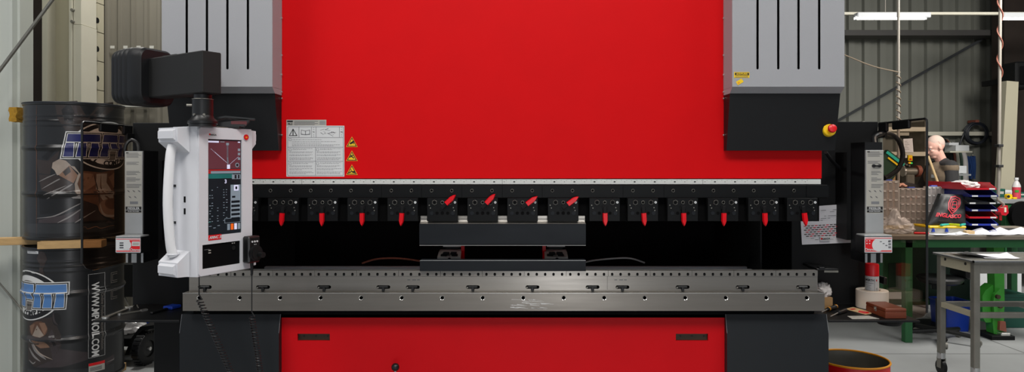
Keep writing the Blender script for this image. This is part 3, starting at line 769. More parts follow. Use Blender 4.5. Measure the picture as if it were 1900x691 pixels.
def light_guard(side, label):
    s = side
    if s > 0: pl, pr, top, bot, bl, br, b0, b1 = 1605, 1638, 279, 440, 1604, 1655, 440, 469
    else: pl, pr, top, bot, bl, br, b0, b1 = 233, 266, 281, 440, 215, 261, 442, 469
    Y = 3.52; cxm = X((pl + pr) / 2, Y)
    g = thing('light_guard', label, 'sensor', (cxm, 3.6, Z(489, Y)))
    x0, x1 = X(pl, Y), X(pr, Y)
    b = MB(); zt, zb = Z(264 if s > 0 else 280, Y), Z(488, Y)
    b.box(x0 + .001, x1 - .001, Y + .004, Y + .15, zb, zt, 'dark_paint')
    b.box(x0 + .001, x0 + .012, Y, Y + .01, zb, Z(470, Y), 'alu'); b.box(x1 - .012, x1 - .001, Y, Y + .01, zb, Z(470, Y), 'alu'); b.box(x0 + .03, x1 - .035, Y, Y + .01, zb, Z(470, Y), 'alu')
    b.build('guide_rail', g)
    b = MB().box(x0 - .02, x1 + .02, Y + .15, Y + .279, zb + .1, zt - .05, 'panel_black'); b.build('mounting_arm', g)
    b = MB().box(x0, x1, Y - .008, Y + .004, Z(bot, Y), Z(top, Y), 'alu', .001)
    def q(u0, u1, v0, v1, m, off=.0086): b.box(x0 + (x1 - x0) * u0, x0 + (x1 - x0) * u1, Y - off, Y - off + .0005, Z(v1, Y), Z(v0, Y), m)
    q(.03, .97, top + 1, 396, 'sticker_grey')
    q(.08, .22, top + 2, top + 4, 'ink', .009)
    rr = random.Random(11)
    for v0, n in ((top + 3, 5), (top + 20, 3), (318, 4), (330, 4), (342, 4)):
        for j in range(n):
            if v0 + j * 2 < 352: q(.1 + (.2 if s > 0 and v0 > 315 else 0), rr.uniform(.6, .95), v0 + j * 2, v0 + j * 2 + .7, 'mid_ink', .009)
    if s > 0:
        for u in (.42, .75): b.cyl((x0 + (x1 - x0) * u, Y - .016, Z(308, Y)), (x0 + (x1 - x0) * u, Y - .008, Z(308, Y)), .0085, 'black_plastic', n=12)
        b.box(x0 + .045, x0 + .072, Y - .02, Y - .012, Z(309.5, Y), Z(306.5, Y), 'black_plastic', .001)
    for u, v in ((.22, 355), (.52, 355), (.82, 355), (.3, 366), (.6, 366)):
        for d in range(3): b.cyl((x0 + (x1 - x0) * (u + .05 * (d - 1)), Y - .009, Z(v + (d - 1) * 1.2, Y)), (x0 + (x1 - x0) * (u + .05 * (d - 1)), Y - .0086, Z(v + (d - 1) * 1.2, Y)), .0032 if d == 1 else .002, 'mid_ink', n=8)
    q(.3, .75, 374, 379, 'soft_ink', .009)
    q(.06, .94, 383.5, 394.5, 'ink', .009); q(.06, .94, 389.6, 390.2, 'sticker_white', .0092)
    xm = x0 + (x1 - x0) * .5
    b.text('FIESSLER', .0165, 'sticker_white', face(xm, Y - .0095, Z(386.9, Y)), bold=.0003)
    b.text('ELEKTRONIK', .0085, 'sticker_white', face(xm, Y - .0095, Z(392.5, Y)), sx=1.15)
    b.build('face_plate', g)
    Yb = 3.42
    xb0, xb1 = X(bl, Yb), X(br, Yb)
    b = MB().box(xb0, xb1, Yb, Y - .008, Z(471, Yb), Z(b0 - 2, Yb), 'black_plastic', .003)
    b.box(xb0, xb1, Yb - .001, Y - .02, Z(b0 - 2, Yb) - .003, Z(b0 - 2, Yb) + .004, 'alu', .001)
    sb = b.build('sensor_box', g)
    b = MB()
    def w(u0, u1, v0, v1, m, off): b.box(xb0 + (xb1 - xb0) * u0, xb0 + (xb1 - xb0) * u1, Yb - off, Yb - off + .0006, Z(b0 + (b1 - b0) * v1, Yb), Z(b0 + (b1 - b0) * v0, Yb), m)
    w(.0, 1, .0, 1, 'sticker_white', .0015)
    w(.02, .98, .06, .10, 'pure_red', .002); w(.02, .98, .87, .94, 'pure_red', .002)
    if s > 0:
        w(.02, .42, .15, .86, 'pure_red', .002)
        b.cyl((xb0 + (xb1 - xb0) * .5, Yb - .0026, Z(455, Yb)), (xb0 + (xb1 - xb0) * .5, Yb - .002, Z(455, Yb)), .032, 'sticker_white', n=24)
        for i in range(2):
            for j in range(2): w(.06 + .1 * i, .1 + .1 * i, .22 + .17 * j, .28 + .17 * j, 'sticker_white', .0026)
        b.text('Omron', .018, 'sticker_white', face(xb0 + (xb1 - xb0) * .2, Yb - .0028, Z(463.5, Yb)), bold=.0004)
        for i in range(4): w(.55 + .1 * i, .62 + .1 * i, .28 + .12 * (i % 3), .33 + .12 * (i % 3), 'mid_ink', .003)
        for j in range(3): w(.86, .95, .2 + .2 * j, .32 + .2 * j, 'soft_ink', .003)
    else:
        w(.56, .98, .15, .86, 'pure_red', .002)
        b.cyl((xb0 + (xb1 - xb0) * .44, Yb - .0026, Z(455, Yb)), (xb0 + (xb1 - xb0) * .44, Yb - .002, Z(455, Yb)), .024, 'sticker_white', n=24)
        w(.66, .97, .24, .55, 'sticker_white', .003); w(.7, .94, .3, .5, 'sticker_grey', .0034)
        b.text('Omron', .018, 'sticker_white', face(xb0 + (xb1 - xb0) * .8, Yb - .0034, Z(464, Yb)), bold=.0004)
        for j, m in enumerate(('mid_ink', 'ink', 'mid_ink')): w(.16, .32, .3 + .16 * j, .38 + .16 * j, m, .003)
    b.build('front_label', sb)
    return g
light_guard(1, 'upright light guard sensor with red and white box beside the right guard panel')
light_guard(-1, 'upright light guard sensor with red and white box in front of the left guard panel')
wire([P(1622, 268, 3.60), P(1622, 256, 3.66), P(1634, 249, 3.70), P(1652, 249, 3.86), P(1668, 262, 3.88), P(1675, 288, 3.88), P(1667, 313, 3.88), P(1650, 327, 3.86), P(1640, 331, 3.84)], .0135, 'cable_black', 'sensor_cable', 'thick black cable looping above the right light guard', n=10)
wire([P(1532, 283, 3.6), P(1545, 300, 3.7), P(1565, 317, 3.77), P(1575, 312, 3.775), P(1592, 309, 3.72)], .009, 'cable_black', 'sensor_cable', 'black cable running across the right guard panel below the emergency stop', n=8)
wire([P(240, 300, 3.75), P(232, 284, 3.72), P(234, 268, 3.72), P(244, 260, 3.74), P(256, 268, 3.74), P(258, 284, 3.72)], .010, 'cable_black', 'sensor_cable', 'black cable looping behind the left light guard', n=8)

# paper plan with magnets on the right panel
Yq = 3.795
pp = MB()
def pq(u, v): # u,v in 0..1 on the sheet
    a = Vector((1484.5, 385)); bb = Vector((1582.5, 378)); c = Vector((1588.5, 450.5)); d = Vector((1488, 454.5))
    t = (a * (1 - u) + bb * u) * (1 - v) + (d * (1 - u) + c * u) * v
    return t
def pr(u0, u1, v0, v1, m, off):
    pts = [pq(u0, v0), pq(u1, v0), pq(u1, v1), pq(u0, v1)]
    pp.quad(*[P(p.x, p.y, Yq - off) for p in pts], m)
pts = [pq(0, 0), pq(1, 0), pq(1, 1), pq(0, 1)]
fr = [P(p.x, p.y, Yq - .003 - (.008 if i == 1 else 0)) for i, p in enumerate(pts)]; bk = [p + Vector((0, .0008, 0)) for p in fr]
pp.add(fr + bk, [(0, 1, 2, 3), (4, 5, 6, 7), (0, 1, 5, 4), (1, 2, 6, 5), (2, 3, 7, 6), (3, 0, 4, 7)], 'paper')
rr = random.Random(8)
for r in range(6):
    for c in range(12):
        u = .05 + .07 * c + .035 * (r % 2); v = .5 + .055 * r
        pr(u, u + .05, v, v + .022, 'ink' if (r + c) % 3 else 'bag_red', .0125)
        pr(u + .012, u + .04, v + .004, v + .016, 'recess_brown' if (r + c) % 3 else 'pure_red', .013)
for j in range(3): pr(.92, .96, .42 + .12 * j, .5 + .12 * j, 'ink', .013)
for k in range(16):
    u = rr.uniform(.35, .75); v = rr.choice([.12, .17, .22, .27, .33, .38]); pr(u, u + rr.uniform(.03, .12), v, v + .012, 'soft_ink', .0125)
for k in range(8):
    u = rr.uniform(.1, .6); v = rr.choice([.84, .88]); pr(u, u + .06, v, v + .012, 'soft_ink', .0125)
pp.build('work_plan', label='white printed paper plan pinned by two magnets to the right black panel', category='paper')
for (a, bq, ang, lab) in ((1570, 386, -9, 'upper white name magnet at the top right of the paper plan'), (1531, 443.5, 3, 'lower white name magnet at the bottom of the paper plan')):
    c = P(a, bq, Yq - .016); mt = Matrix.Translation(c) @ Matrix.Rotation(math.radians(-ang), 4, 'Y')
    mg = MB().box(-.028, .028, 0, .008, -.0115, .0115, 'sticker_white', .001, mtx=mt)
    mg.cyl((-.019, -.0008, .001), (-.019, 0, .001), .0055, 'pure_red', n=12, mtx=mt)
    mg.text('AMADA', .0115, 'ink', mt @ Matrix.Translation((.005, -.0008, -.001)) @ RX, bold=.0004, sx=1.1)
    mg.build('name_magnet', label=lab, category='magnet', group=None or 'name magnets on the paper plan')

# ================================================================== PENDANT ARM + CONTROL PENDANT
ar = thing('swing_arm', 'black boxy swing arm with ribbed rubber boot carrying the control pendant', 'arm', (-1.253, 2.767, 1.64))
c0 = Vector((-1.225, 2.70, 0)); ad = Vector((-.84, .55, 0)).normalized(); nd = Vector((.55, .84, 0)).normalized()
za, zb_ = Z(172, 2.7), Z(93, 2.7)
def armbox(b, a0, a1, n0, n1, z0, z1, m, bev):
    mt = Matrix(((ad.x, nd.x, 0, c0.x), (ad.y, nd.y, 0, c0.y), (0, 0, 1, 0), (0, 0, 0, 1)))
    b.box(a0, a1, n0, n1, z0, z1, m, bev, mtx=mt)
b = MB(); armbox(b, 0, .40, 0, .085, za, zb_, 'matte_black_plastic', .004); armbox(b, .2, .3, .01, .07, zb_, zb_ + .004, 'matte_black_plastic', .001); b.build('arm_box', ar)
b = MB(); rings = []
cz_ = Z(146, 3.0); HW, HH = .098, .125
ax = Vector((-.95, .31, 0)).normalized(); ay = Vector((.31, .95, 0)).normalized()
bc = Vector((X(290, 2.96), 2.96, cz_))
for t, k in ((-.01, .90), (.0, .97), (.03, 1.0), (.055, 1.0), (.06, .98), (.066, 1.0), (.083, .995), (.088, .97), (.094, .985), (.107, .98), (.112, .95), (.118, .965), (.13, .955), (.135, .925), (.141, .935), (.152, .915), (.160, .84)):
    rings.append([bc + ax * t + ay * (p * k) + Vector((0, 0, q * k)) for p, q in rrect(-HW, HW, -HH, HH, .045, 6)])
n = len(rings[0]); vs = [v for r in rings for v in r]
fs = [(i * n + k, i * n + (k + 1) % n, (i + 1) * n + (k + 1) % n, (i + 1) * n + k) for i in range(len(rings) - 1) for k in range(n)] + [tuple(range(n)), tuple(range((len(rings) - 1) * n, len(rings) * n))]
b.add(vs, fs, 'rubber'); b.build('bellows_boot', ar)
b = MB().box(bc.x - .02, bc.x + .12, bc.y + .06, 3.276, cz_ - .06, cz_ + .06, 'black_plastic', .004); b.build('arm_bracket', ar)
pcx, pcy = -1.253, 2.767
zf = 1.6255
b = MB(); b.cyl((pcx, pcy, za - .002), (pcx, pcy, Z(184, pcy)), .034, 'black_plastic', n=32); b.cyl((pcx, pcy, Z(184, pcy)), (pcx, pcy, Z(218, pcy)), .040, 'black_plastic', n=32)
b.tube([(pcx + .04 * math.cos(t * PI / 16), pcy + .04 * math.sin(t * PI / 16), Z(184.5, pcy)) for t in range(32)], .0012, 'dull_metal', n=5, closed=True)
b.build('post', ar)
b = MB().lathe([(.04, .045), (.043, .035), (.057, .022), (.057, .012), (.053, .010), (.053, 0)], (pcx, pcy, zf), 'black_plastic', n=36, cap0=True, cap1=True); b.build('collar', ar)
for a, zz, l in ((200, Z(196, pcy), .02), (245, Z(214, pcy), .004), (300, Z(214, pcy), .004)):
    t = math.radians(a); d = Vector((math.cos(t), math.sin(t), 0)); c = Vector((pcx, pcy, zz))
    MB().cyl(c + d * .036, c + d * (.04 + l), .005, 'dull_metal', n=10).build('set_screw', ar)

PHI = math.radians(62)
ORG = Vector((X(366, 2.75), 2.75, 1.0177))
# local axes: x along the front to the right, y to the back, z up
pe = thing('control_pendant', 'light grey control pendant with touch screen and two curved handles hanging from the arm', 'control panel', ORG, PHI)
W_, HT, D_ = .2695, .608, .15
def lp(b, name, parent=None, **k): return b.build(name, parent or pe, local=True, **k)
b = MB()
sec = [(0, 0), (W_, 0), (W_ + .012, .035), (W_ + .012, D_ - .02), (W_ - .02, D_), (.02, D_), (-.014, D_ - .02), (-.014, .035)]
b.prism([(x, y) for x, y in sec], 0, HT, 'pendant_white', 'xy')
su0, su1, sv0, sv1 = .045, .2136, Z(438.5, 2.79) - ORG.z, Z(258, 2.79) - ORG.z
b.plate(rrect(.002, W_ - .002, .003, HT - .003, .012), [rect(su0, su1, sv0, sv1), rect(.018, .205, .03, .128)], -.008, 0.0, 'pendant_white', cham=0)
lp(b, 'housing')
def ear(u0, u1, z0, z1, up):
    b = MB(); s = 1 if u1 > u0 else -1
    y0, y1 = .028, .145
    zo = (z0 + .042) if up else z0; zo2 = z1 if up else (z1 - .042)
    n = [(u0, z0 if up else z0), (u1, zo if up else z0 + .004), (u1, zo2 if not up else z1 - .004), (u0, z1)]
    b.prism(n, y0, y1, 'pendant_white', 'xz')
    b.prism([(u1 + s * .0, n[1][1] + .006), (u1 + s * .012, n[1][1] + .014), (u1 + s * .012, n[2][1] - .014), (u1, n[2][1] - .006)], y0 + .012, y1 - .012, 'pendant_white', 'xz')
    return b
for (u0, u1) in ((-.0141, -.068), (W_ + .0121, W_ + .05)):
    lp(ear(u0, u1, HT - .105, HT - .002, True), 'handle_bracket'); lp(ear(u0, u1, .002, .105, False), 'handle_bracket')
    uh = u0 + (u1 - u0) * .62; s = 1 if u1 > u0 else -1
    pts = spline([(uh, .085, HT - .075), (uh + s * .012, .085, HT - .13), (uh + s * .022, .085, HT * .5), (uh + s * .012, .085, .15), (uh, .085, .085)], 8)
    lp(MB().tube(pts, .0185, 'handle_white', n=20), 'handle')
    lp(MB().tube([(uh + .023 * math.cos(t * PI / 10), .085 + .023 * math.sin(t * PI / 10), .094) for t in range(20)], .003, 'pendant_white', n=6, closed=True), 'handle_ring')
for zz in (Z(370, 2.78) - ORG.z, Z(392, 2.78) - ORG.z): lp(MB().box(-.0155, -.0135, .052, .062, zz - .012, zz + .012, 'void_black'), 'usb_port')
for zz in (Z(345, 2.8) - ORG.z, Z(413, 2.8) - ORG.z): lp(MB().box(-.018, -.0135, .112, .13, zz - .005, zz + .005, 'black_plastic'), 'latch')
# screen
b = MB(); yb = -.0015
def sq(u0, u1, v0, v1, m, off=0):   # u,v 0..1, v from the top
    b.box(su0 + (su1 - su0) * u0, su0 + (su1 - su0) * u1, yb - off - .0004, yb - off, sv1 - (sv1 - sv0) * v1, sv1 - (sv1 - sv0) * v0, m)
b.box(su0, su1, yb, -.0005, sv0, sv1, 'screen_dark')
sq(0.02, .98, .015, .31, 'screen_red', .0002)
sq(.02, .33, .018, .036, 'screen_light', .0004); sq(.37, .5, .022, .03, 'screen_grey', .0004); sq(.9, .97, .018, .03, 'screen_light', .0004)
def sl(p, q, w, m, off=.0006):
    a = Vector((su0 + (su1 - su0) * p[0], yb - off, sv1 - (sv1 - sv0) * p[1])); c = Vector((su0 + (su1 - su0) * q[0], yb - off, sv1 - (sv1 - sv0) * q[1]))
    d = (c - a).normalized(); nn = Vector((-d.z, 0, d.x)) * w; b.quad(a - nn, c - nn, c + nn, a + nn, m)
sl((.1, .1), (.6, .255), .0013, 'screen_light'); sl((.92, .18), (.66, .26), .0011, 'screen_light')
sl((.585, .05), (.585, .2), .0042, 'screen_grey'); sl((.585, .19), (.6, .26), .0036, 'screen_grey'); sq(.545, .625, .035, .06, 'screen_grey', .0007); sq(.57, .66, .265, .31, 'screen_light', .0005)
for v in (.105, .15, .2): sq(.9, .97, v - .012, v + .015, 'screen_grey', .0005)
b.cyl((su0 + (su1 - su0) * .88, yb - .0008, sv1 - (sv1 - sv0) * .27), (su0 + (su1 - su0) * .88, yb - .0004, sv1 - (sv1 - sv0) * .27), .010, 'screen_grey', n=14)
b.cyl((su0 + (su1 - su0) * .88, yb - .0012, sv1 - (sv1 - sv0) * .27), (su0 + (su1 - su0) * .88, yb - .0008, sv1 - (sv1 - sv0) * .27), .006, 'screen_dark', n=14)
sq(.02, .98, .315, .33, 'screen_crimson', .0003); sq(0.02, .98, .333, .358, 'screen_grey', .0003); sq(.02, .1, .333, .358, 'screen_crimson', .0005)
sq(.02, .75, .362, .41, 'screen_teal', .0002); sq(.72, .98, .37, .42, 'screen_grey', .0003); sq(.8, .86, .375, .415, 'screen_dark', .0005); sq(.9, .95, .375, .415, 'screen_dark', .0005)
b.text('3', .022, 'screen_light', face(su0 + (su1 - su0) * .53, yb - .0008, sv1 - (sv1 - sv0) * .445), bold=.0005)
sq(.68, .98, .48, .84, 'screen_grey', .0003); sq(.78, .92, .485, .545, 'screen_light', .0005); sq(.82, .88, .5, .53, 'screen_dark', .0007)
for j in range(5):
    sq(.72, .82, .6 + .0 * j, .62, 'screen_dark', .0005); sq(.7, .96, .65 + .045 * j, .675 + .045 * j, 'screen_dark', .0005)
rr = random.Random(2)
for j in range(14):
    for c in (.06, .12, .28, .46, .54):
        if rr.random() < .6: sq(c, c + rr.uniform(.02, .05), .5 + .027 * j, .506 + .027 * j, 'screen_grey', .0004)
sq(.02, .1, .855, .863, 'screen_teal', .0004); sq(.5, .98, .835, .885, 'screen_grey', .0003); sq(.51, .97, .839, .881, 'screen_dark', .0005)
for j, m in enumerate(('screen_grey', 'screen_orange', 'screen_light', 'screen_grey')): sq(.58 + .105 * j, .66 + .105 * j, .895, .96, m, .0004)
for j in range(3): sq(.05 + .12 * j, .12 + .12 * j, .9 + .02 * (j % 2), .906 + .02 * (j % 2), 'screen_grey', .0004)
lp(b, 'touch_screen')
# badge, label, key panel, button
b = MB(); b.box(.045, .108, -.0095, -.008, .143, .165, 'pure_red', .0005); b.text('AMNC 3i', .0165, 'sticker_white', face(.078, -.0098, .154), bold=.0004, sx=.9, shear=.25); lp(b, 'badge', label='red badge with white lettering')
b = MB(); b.box(.045, .083, -.0086, -.008, HT - .04, HT - .022, 'sticker_white'); b.cyl((.052, -.0092, HT - .030), (.052, -.0086, HT - .030), .0042, 'pure_red', n=12)
b.text('AMADA', .009, 'ink', face(.068, -.009, HT - .032), bold=.0002); lp(b, 'maker_label')
b = MB().box(.018, .205, -.0025, -.0005, .03, .128, 'void_black')
for u, v in ((.05, .1), (.05, .09)): b.box(u, u + .012, -.003, -.0025, v, v + .004, 'sticker_grey')
for u in (.165, .175): b.box(u, u + .006, -.003, -.0025, .118, .122, 'sticker_grey')
b.cyl((.172, -.006, .10), (.172, -.0025, .10), .009, 'black_plastic', n=16)
b.box(.03, .055, -.003, -.0025, .106, .1075, 'soft_ink'); lp(b, 'key_panel')
b = MB().cyl((.232, -.010, HT - .036), (.232, -.006, HT - .036), .0155, 'pendant_white', n=24); b.cyl((.232, -.014, HT - .036), (.232, -.009, HT - .036), .012, 'pure_red', n=24); b.box(.227, .237, -.0145, -.013, HT - .040, HT - .033, 'amber'); lp(b, 'stop_button')
# hand wheel unit hooked on the front
Rp = Matrix.Translation(ORG) @ Matrix.Rotation(PHI, 4, 'Z')
def LW(u, d, z): return Rp @ Vector((u, d, z))
hwl = thing('handwheel_unit', 'small black hand wheel unit hooked on the lower right of the pendant', 'remote control', LW(.245, -.02, .01), PHI)
oz = .01
b = MB().box(-.032, .032, -.03, .011, .02, .135, 'black_plastic', .006)
for j in range(3): b.cyl((-.014 + .013 * j, -.0325, .112), (-.014 + .013 * j, -.03, .112), .0042, 'sticker_white', n=10)
for j in range(2): b.box(-.004 + .008 * j, 0.0 + .008 * j, -.031, -.03, .098, .101, 'sticker_white')
b.build('body', hwl, local=True)
b = MB().cyl((0, -.042, .062), (0, -.03, .062), .033, 'rubber', n=28); b.cyl((0, -.045, .062), (0, -.042, .062), .026, 'black_plastic', n=28); dl = b.build('dial', hwl, local=True)
b = MB().cyl((.012, -.07, .055), (.012, -.045, .055), .012, 'black_plastic', n=16); b.build('crank_knob', dl, local=True)
b = MB().cyl((0, -.012, .022), (0, -.012, -.03), .008, 'rubber', r1=.005, n=12); b.build('strain_relief', hwl, local=True)
def coil(top, z1, z2, end, label, r=.011):
    pts = [Vector(top), Vector((top[0], top[1], z1 + .02))]; N_ = int((z1 - z2) / .0125) * 12
    ex = Vector(end)
    for i in range(N_ + 1):
        t = i / N_; a = i / 12 * 2 * PI
        c = Vector((top[0], top[1], z1)).lerp(ex, t)
        pts.append(c + Vector((math.cos(a) * r, math.sin(a) * r, 0)))
    pts.append(ex + Vector((0, .02, -.03))); pts.append(Vector((ex.x, 3.3585, ex.z - .06)))
    return MB().tube(pts, .0026, 'cable_black', n=6).build('coiled_cord', label=label, category='cord')
p0 = LW(.245, -.032, -.018); coil(p0, Z(588, p0.y), .4, (p0.x + .0, 3.1, .40), 'straight then coiled black cord hanging from the hand wheel unit')
p1 = LW(.085, .10, -.002); coil(p1, Z(556, p1.y), .4, (p1.x + .13, 3.05, .38), 'long coiled black cord hanging from the underside of the pendant', r=.012)
# glasses-like remote on top of the pendant
gm = Rp @ Matrix.Translation((.15, .06, HT))
rc = thing('optical_remote', 'small black device with red window resting on top of the pendant', 'device', gm.translation, PHI - .75)
rc.scale = (1.45, 1.45, 1.45)
b = MB().prism([(-.03, .012), (.06, .024), (.085, .026), (.085, .022), (.07, .006), (-.03, .004)], -.025, .025, 'black_plastic', 'xz'); b.box(-.02, .06, -.02, .02, 0, .008, 'black_plastic', .002); b.build('body', rc, local=True)
b = MB().prism([(-.03, .026), (.02, .036), (.10, .030), (.098, .026), (.02, .030), (-.03, .02)], -.03, .03, 'black_plastic', 'xz'); b.box(-.034, -.02, -.012, .012, 0.012, .028, 'dull_metal'); b.build('cover_flap', rc, local=True)
b = MB().box(.035, .078, -.0265, -.0245, .012, .021, 'recess_red'); b.build('window', rc, local=True, label='dark red window')
wire([gm @ Vector((-.02, -.02, .03)), gm @ Vector((-.06, -.04, .035)), gm @ Vector((-.075, -.03, .02)), gm @ Vector((-.05, -.05, .004)), gm @ Vector((0.03, -.045, .003))], .0022, 'dull_metal', 'device_cord', 'thin grey cord curling beside the small device on the pendant', 'cord')

# ================================================================== SHELVES AND THINGS ON THEM
ZT = .694
def shelf(x0, x1, label):
    t = thing('tool_shelf', label, 'shelf', ((x0 + x1) / 2, 3.6, ZT - .03))
    MB().box(x0, x1, 3.40, 3.79, ZT - .006, ZT, 'tray_black', .002).build('shelf_plate', t)
    b = MB().box(x0, x1, 3.398, 3.402, ZT - .010, ZT - .001, 'tray_black'); b.build('front_lip', t)
    for x in (x0 + .05, x1 - .05): MB().prism([(3.44, ZT - .006), (3.80, ZT - .006), (3.80, ZT - .06)], x - .004, x + .004, 'tray_black', 'yz').build('bracket', t)
    return t
sh_r = shelf(1.575, 2.03, 'black steel shelf right of the press carrying a tape roll and wooden box')
shelf(-2.09, -1.655, 'black steel shelf left of the press carrying spanners')
# tape roll + spray can
rx, ry = X(1618, 3.70), 3.70
rl = thing('paper_roll', 'thick cream paper roll standing on the right shelf around the spray can', 'roll', (rx, ry, ZT))
zr = Z(538, 3.70) - ZT
MB().lathe([(.042, .002), (.078, 0), (.080, .003), (.080, zr - .003), (.078, zr), (.044, zr), (.042, zr - .002), (.042, .002)], (rx, ry, ZT), 'cream_roll', n=56).build('wound_paper', rl)
MB().lathe([(.0385, .001), (.0418, .001), (.0418, zr - .006), (.0385, zr - .006), (.0385, .001)], (rx, ry, ZT), 'cardboard', n=40).build('core', rl)
sc_ = thing('spray_can', 'white spray can with red cap standing inside the cream paper roll', 'can', (rx, ry, ZT + .001))
zc0, zc1 = Z(512, 3.70), Z(490, 3.70)
b = MB().lathe([(0, 0), (.031, 0), (.034, .004), (.034, zc0 - ZT - .001), (.0, zc0 - ZT - .001)], (rx, ry, ZT + .001), 'sticker_white', n=40); b.build('can_body', sc_)
b = MB().lathe([(.0345, zc0 - ZT), (.0345, zc1 - ZT - .006), (.032, zc1 - ZT), (.028, zc1 - ZT + .001), (0, zc1 - ZT + .001)], (rx, ry, ZT + .001), 'pure_red', n=40); b.build('cap', sc_)
b = MB(); R0 = .0345
b.text('WÜRTH', .014, 'ink', Matrix.Translation((-.022, .029 * 1, 0)) , bold=.0005, sx=.95)
b.text('S', .013, 'pure_red', Matrix.Translation((.016, .029, 0)), bold=.0009)
b.box(.0045, .0062, -.055, .036, 0, .0003, 'soft_ink')
b.box(-.044, .0, .012, .0135, 0, .0003, 'mid_ink')
for j in range(4): b.box(-.042, -.012 - .004 * (j % 2), -.0 - .008 * j, .0018 - .008 * j, 0, .0003, 'soft_ink')
for j in range(3):
    d = [(.018, -.01 - .016 * j), (.024, -.016 - .016 * j), (.018, -.022 - .016 * j), (.012, -.016 - .016 * j)]
    b.prism(d, .0, .0003, 'mid_ink', 'xy'); b.prism([(x * .6 + .018 * .4, y * .6 + (-.016 - .016 * j) * .4) for x, y in d], .0003, .0006, 'sticker_white', 'xy')
b.slice_grid(.005, (0,))
zm = zc0 - .05
th0 = math.atan2(-rx, -(-ry)) * 0 + math.atan2(-rx, ry)
b.map(lambda v: (rx + (R0 + v.z) * math.sin(v.x / R0 + th0 * .55), ry - (R0 + v.z) * math.cos(v.x / R0 + th0 * .55), zm + v.y)); b.build('can_label', sc_)
# wooden box
def oriented(cx, cy, z, ang): return Matrix.Translation((cx, cy, z)) @ Matrix.Rotation(ang, 4, 'Z')
wb = thing('wooden_box', 'flat reddish brown wooden box with steel latch on the right shelf', 'box', (1.928, 3.525, ZT), math.radians(2))
b = MB().box(-.054, .054, -.092, .088, 0, .033, 'box_wood', .0025); b.build('box_base', wb, local=True)
b = MB().box(-.054, .054, -.092, .088, .0338, .05, 'box_wood', .0025); b.build('lid', wb, local=True)
b = MB().box(-.057, -.054, -.012, .008, .02, .044, 'dull_metal', .001); b.cyl((-.060, -.002, .034), (-.057, -.002, .034), .005, 'bright_steel', n=10); b.build('latch', wb, local=True)
# cards and paper on the shelf
def slab(pts, Zb, th, m): 
    b = MB(); n = len(pts); b.add([Vector((p[0], p[1], Zb)) for p in pts] + [Vector((p[0], p[1], Zb + th)) for p in pts], [tuple(range(n))[::-1], tuple(range(n, 2 * n))] + [(i, (i + 1) % n, n + (i + 1) % n, n + i) for i in range(n)], m); return b
def onshelf(px, py, z=ZT): Y = (H - z) * F / (py - CY); return Vector((X(px, Y), Y))
pts = [onshelf(*p) for p in ((1568, 574.5), (1583, 571), (1616, 580), (1617, 583), (1606, 585))]
b = slab(pts, ZT + .0005, .002, 'card_buff'); q = [onshelf(*p) for p in ((1594, 577.5), (1612, 580.5), (1613, 583), (1604, 583.6), (1592, 580.5))]
n = len(q); b.add([Vector((p.x, p.y, ZT + .0028)) for p in q], [tuple(range(n))], 'pure_red')
q = [onshelf(*p) for p in ((1576, 574.5), (1587, 574), (1588, 575.5), (1580, 576.5))]; b.add([Vector((p.x, p.y, ZT + .0028)) for p in q], [(0, 1, 2, 3)], 'pure_red')
b.build('blade_card', label='buff and red cardboard sleeve lying in front of the cream roll', category='card')
pts = [onshelf(*p) for p in ((1572, 587.5), (1612, 587), (1632, 592.5), (1581, 593))]; b = slab(pts, ZT + .0005, .0012, 'sticker_grey')
rr = random.Random(4)
for k in range(10):
    t = rr.uniform(.15, .75); s = rr.uniform(.2, .8); a = pts[0].lerp(pts[1], t).lerp(pts[3].lerp(pts[2], t), s); b.box(a.x - .008, a.x + .008, a.y - .0012, a.y + .0012, ZT + .0017, ZT + .002, 'soft_ink')
b.build('paper_slip', label='grey printed paper slip lying at the front edge of the right shelf', category='paper')
# screwdrivers
def driver(pa, pb_, hm, label, hl=.085):
    a = onshelf(*pa); c = onshelf(*pb_); d = (c - a).normalized(); L_ = (c - a).length
    t = thing('screwdriver', label, 'tool', (c.x, c.y, ZT))
    V = lambda s, z: Vector((a.x + d.x * s, a.y + d.y * s, z))
    zc = ZT + .012
    MB().cyl(V(0, zc - .006), V(L_ - hl, zc), .0032, 'bright_steel', n=10).build('blade', t)
    b = MB(); b.tube([V(L_ - hl, zc), V(L_ - hl + .008, zc), V(L_ - hl + .025, zc), V(L_ - .03, zc), V(L_ - .008, zc), V(L_, zc)], [.006, .011, .0085, .0118, .0115, .006], hm, n=12)
    if hm == 'black_plastic': b.tube([V(L_ - hl + .01, zc), V(L_ - hl + .022, zc)], [.0118, .0112], 'amber', n=12); b.tube([V(L_ - .022, zc), V(L_ - .014, zc)], [.0122, .0122], 'amber', n=12)
    b.build('handle', t)
driver((1522, 583.5), (1553, 573), 'black_plastic', 'screwdriver with black and amber handle behind the press table end', .12)
driver((1541, 590), (1570, 580), 'rubber', 'plain black handled screwdriver with bright blade at the left of the right shelf', .10)
# cardboard + rag
b = MB().box(1.60, X(1539, 3.70), 3.66, 3.77, ZT, Z(550, 3.70), 'cardboard', .002)
b.build('cardboard_box', label='small brown cardboard box beside the right end of the press table', category='box')
bm = bmesh.new(); bmesh.ops.create_icosphere(bm, subdivisions=4, radius=1)
zr0 = Z(550, 3.70)
for v in bm.verts:
    nz = noise.noise(v.co * 2.3) * .35 + noise.noise(v.co * 5) * .18; v.co *= 1 + nz
    v.co = Vector((1.685 + v.co.x * .042, 3.70 + v.co.y * .04, max(zr0, zr0 + .03 + v.co.z * .042)))
MB().addbm(bm, 'cloth_white').build('rag', label='crumpled white rag lying on the small cardboard box', category='cloth')
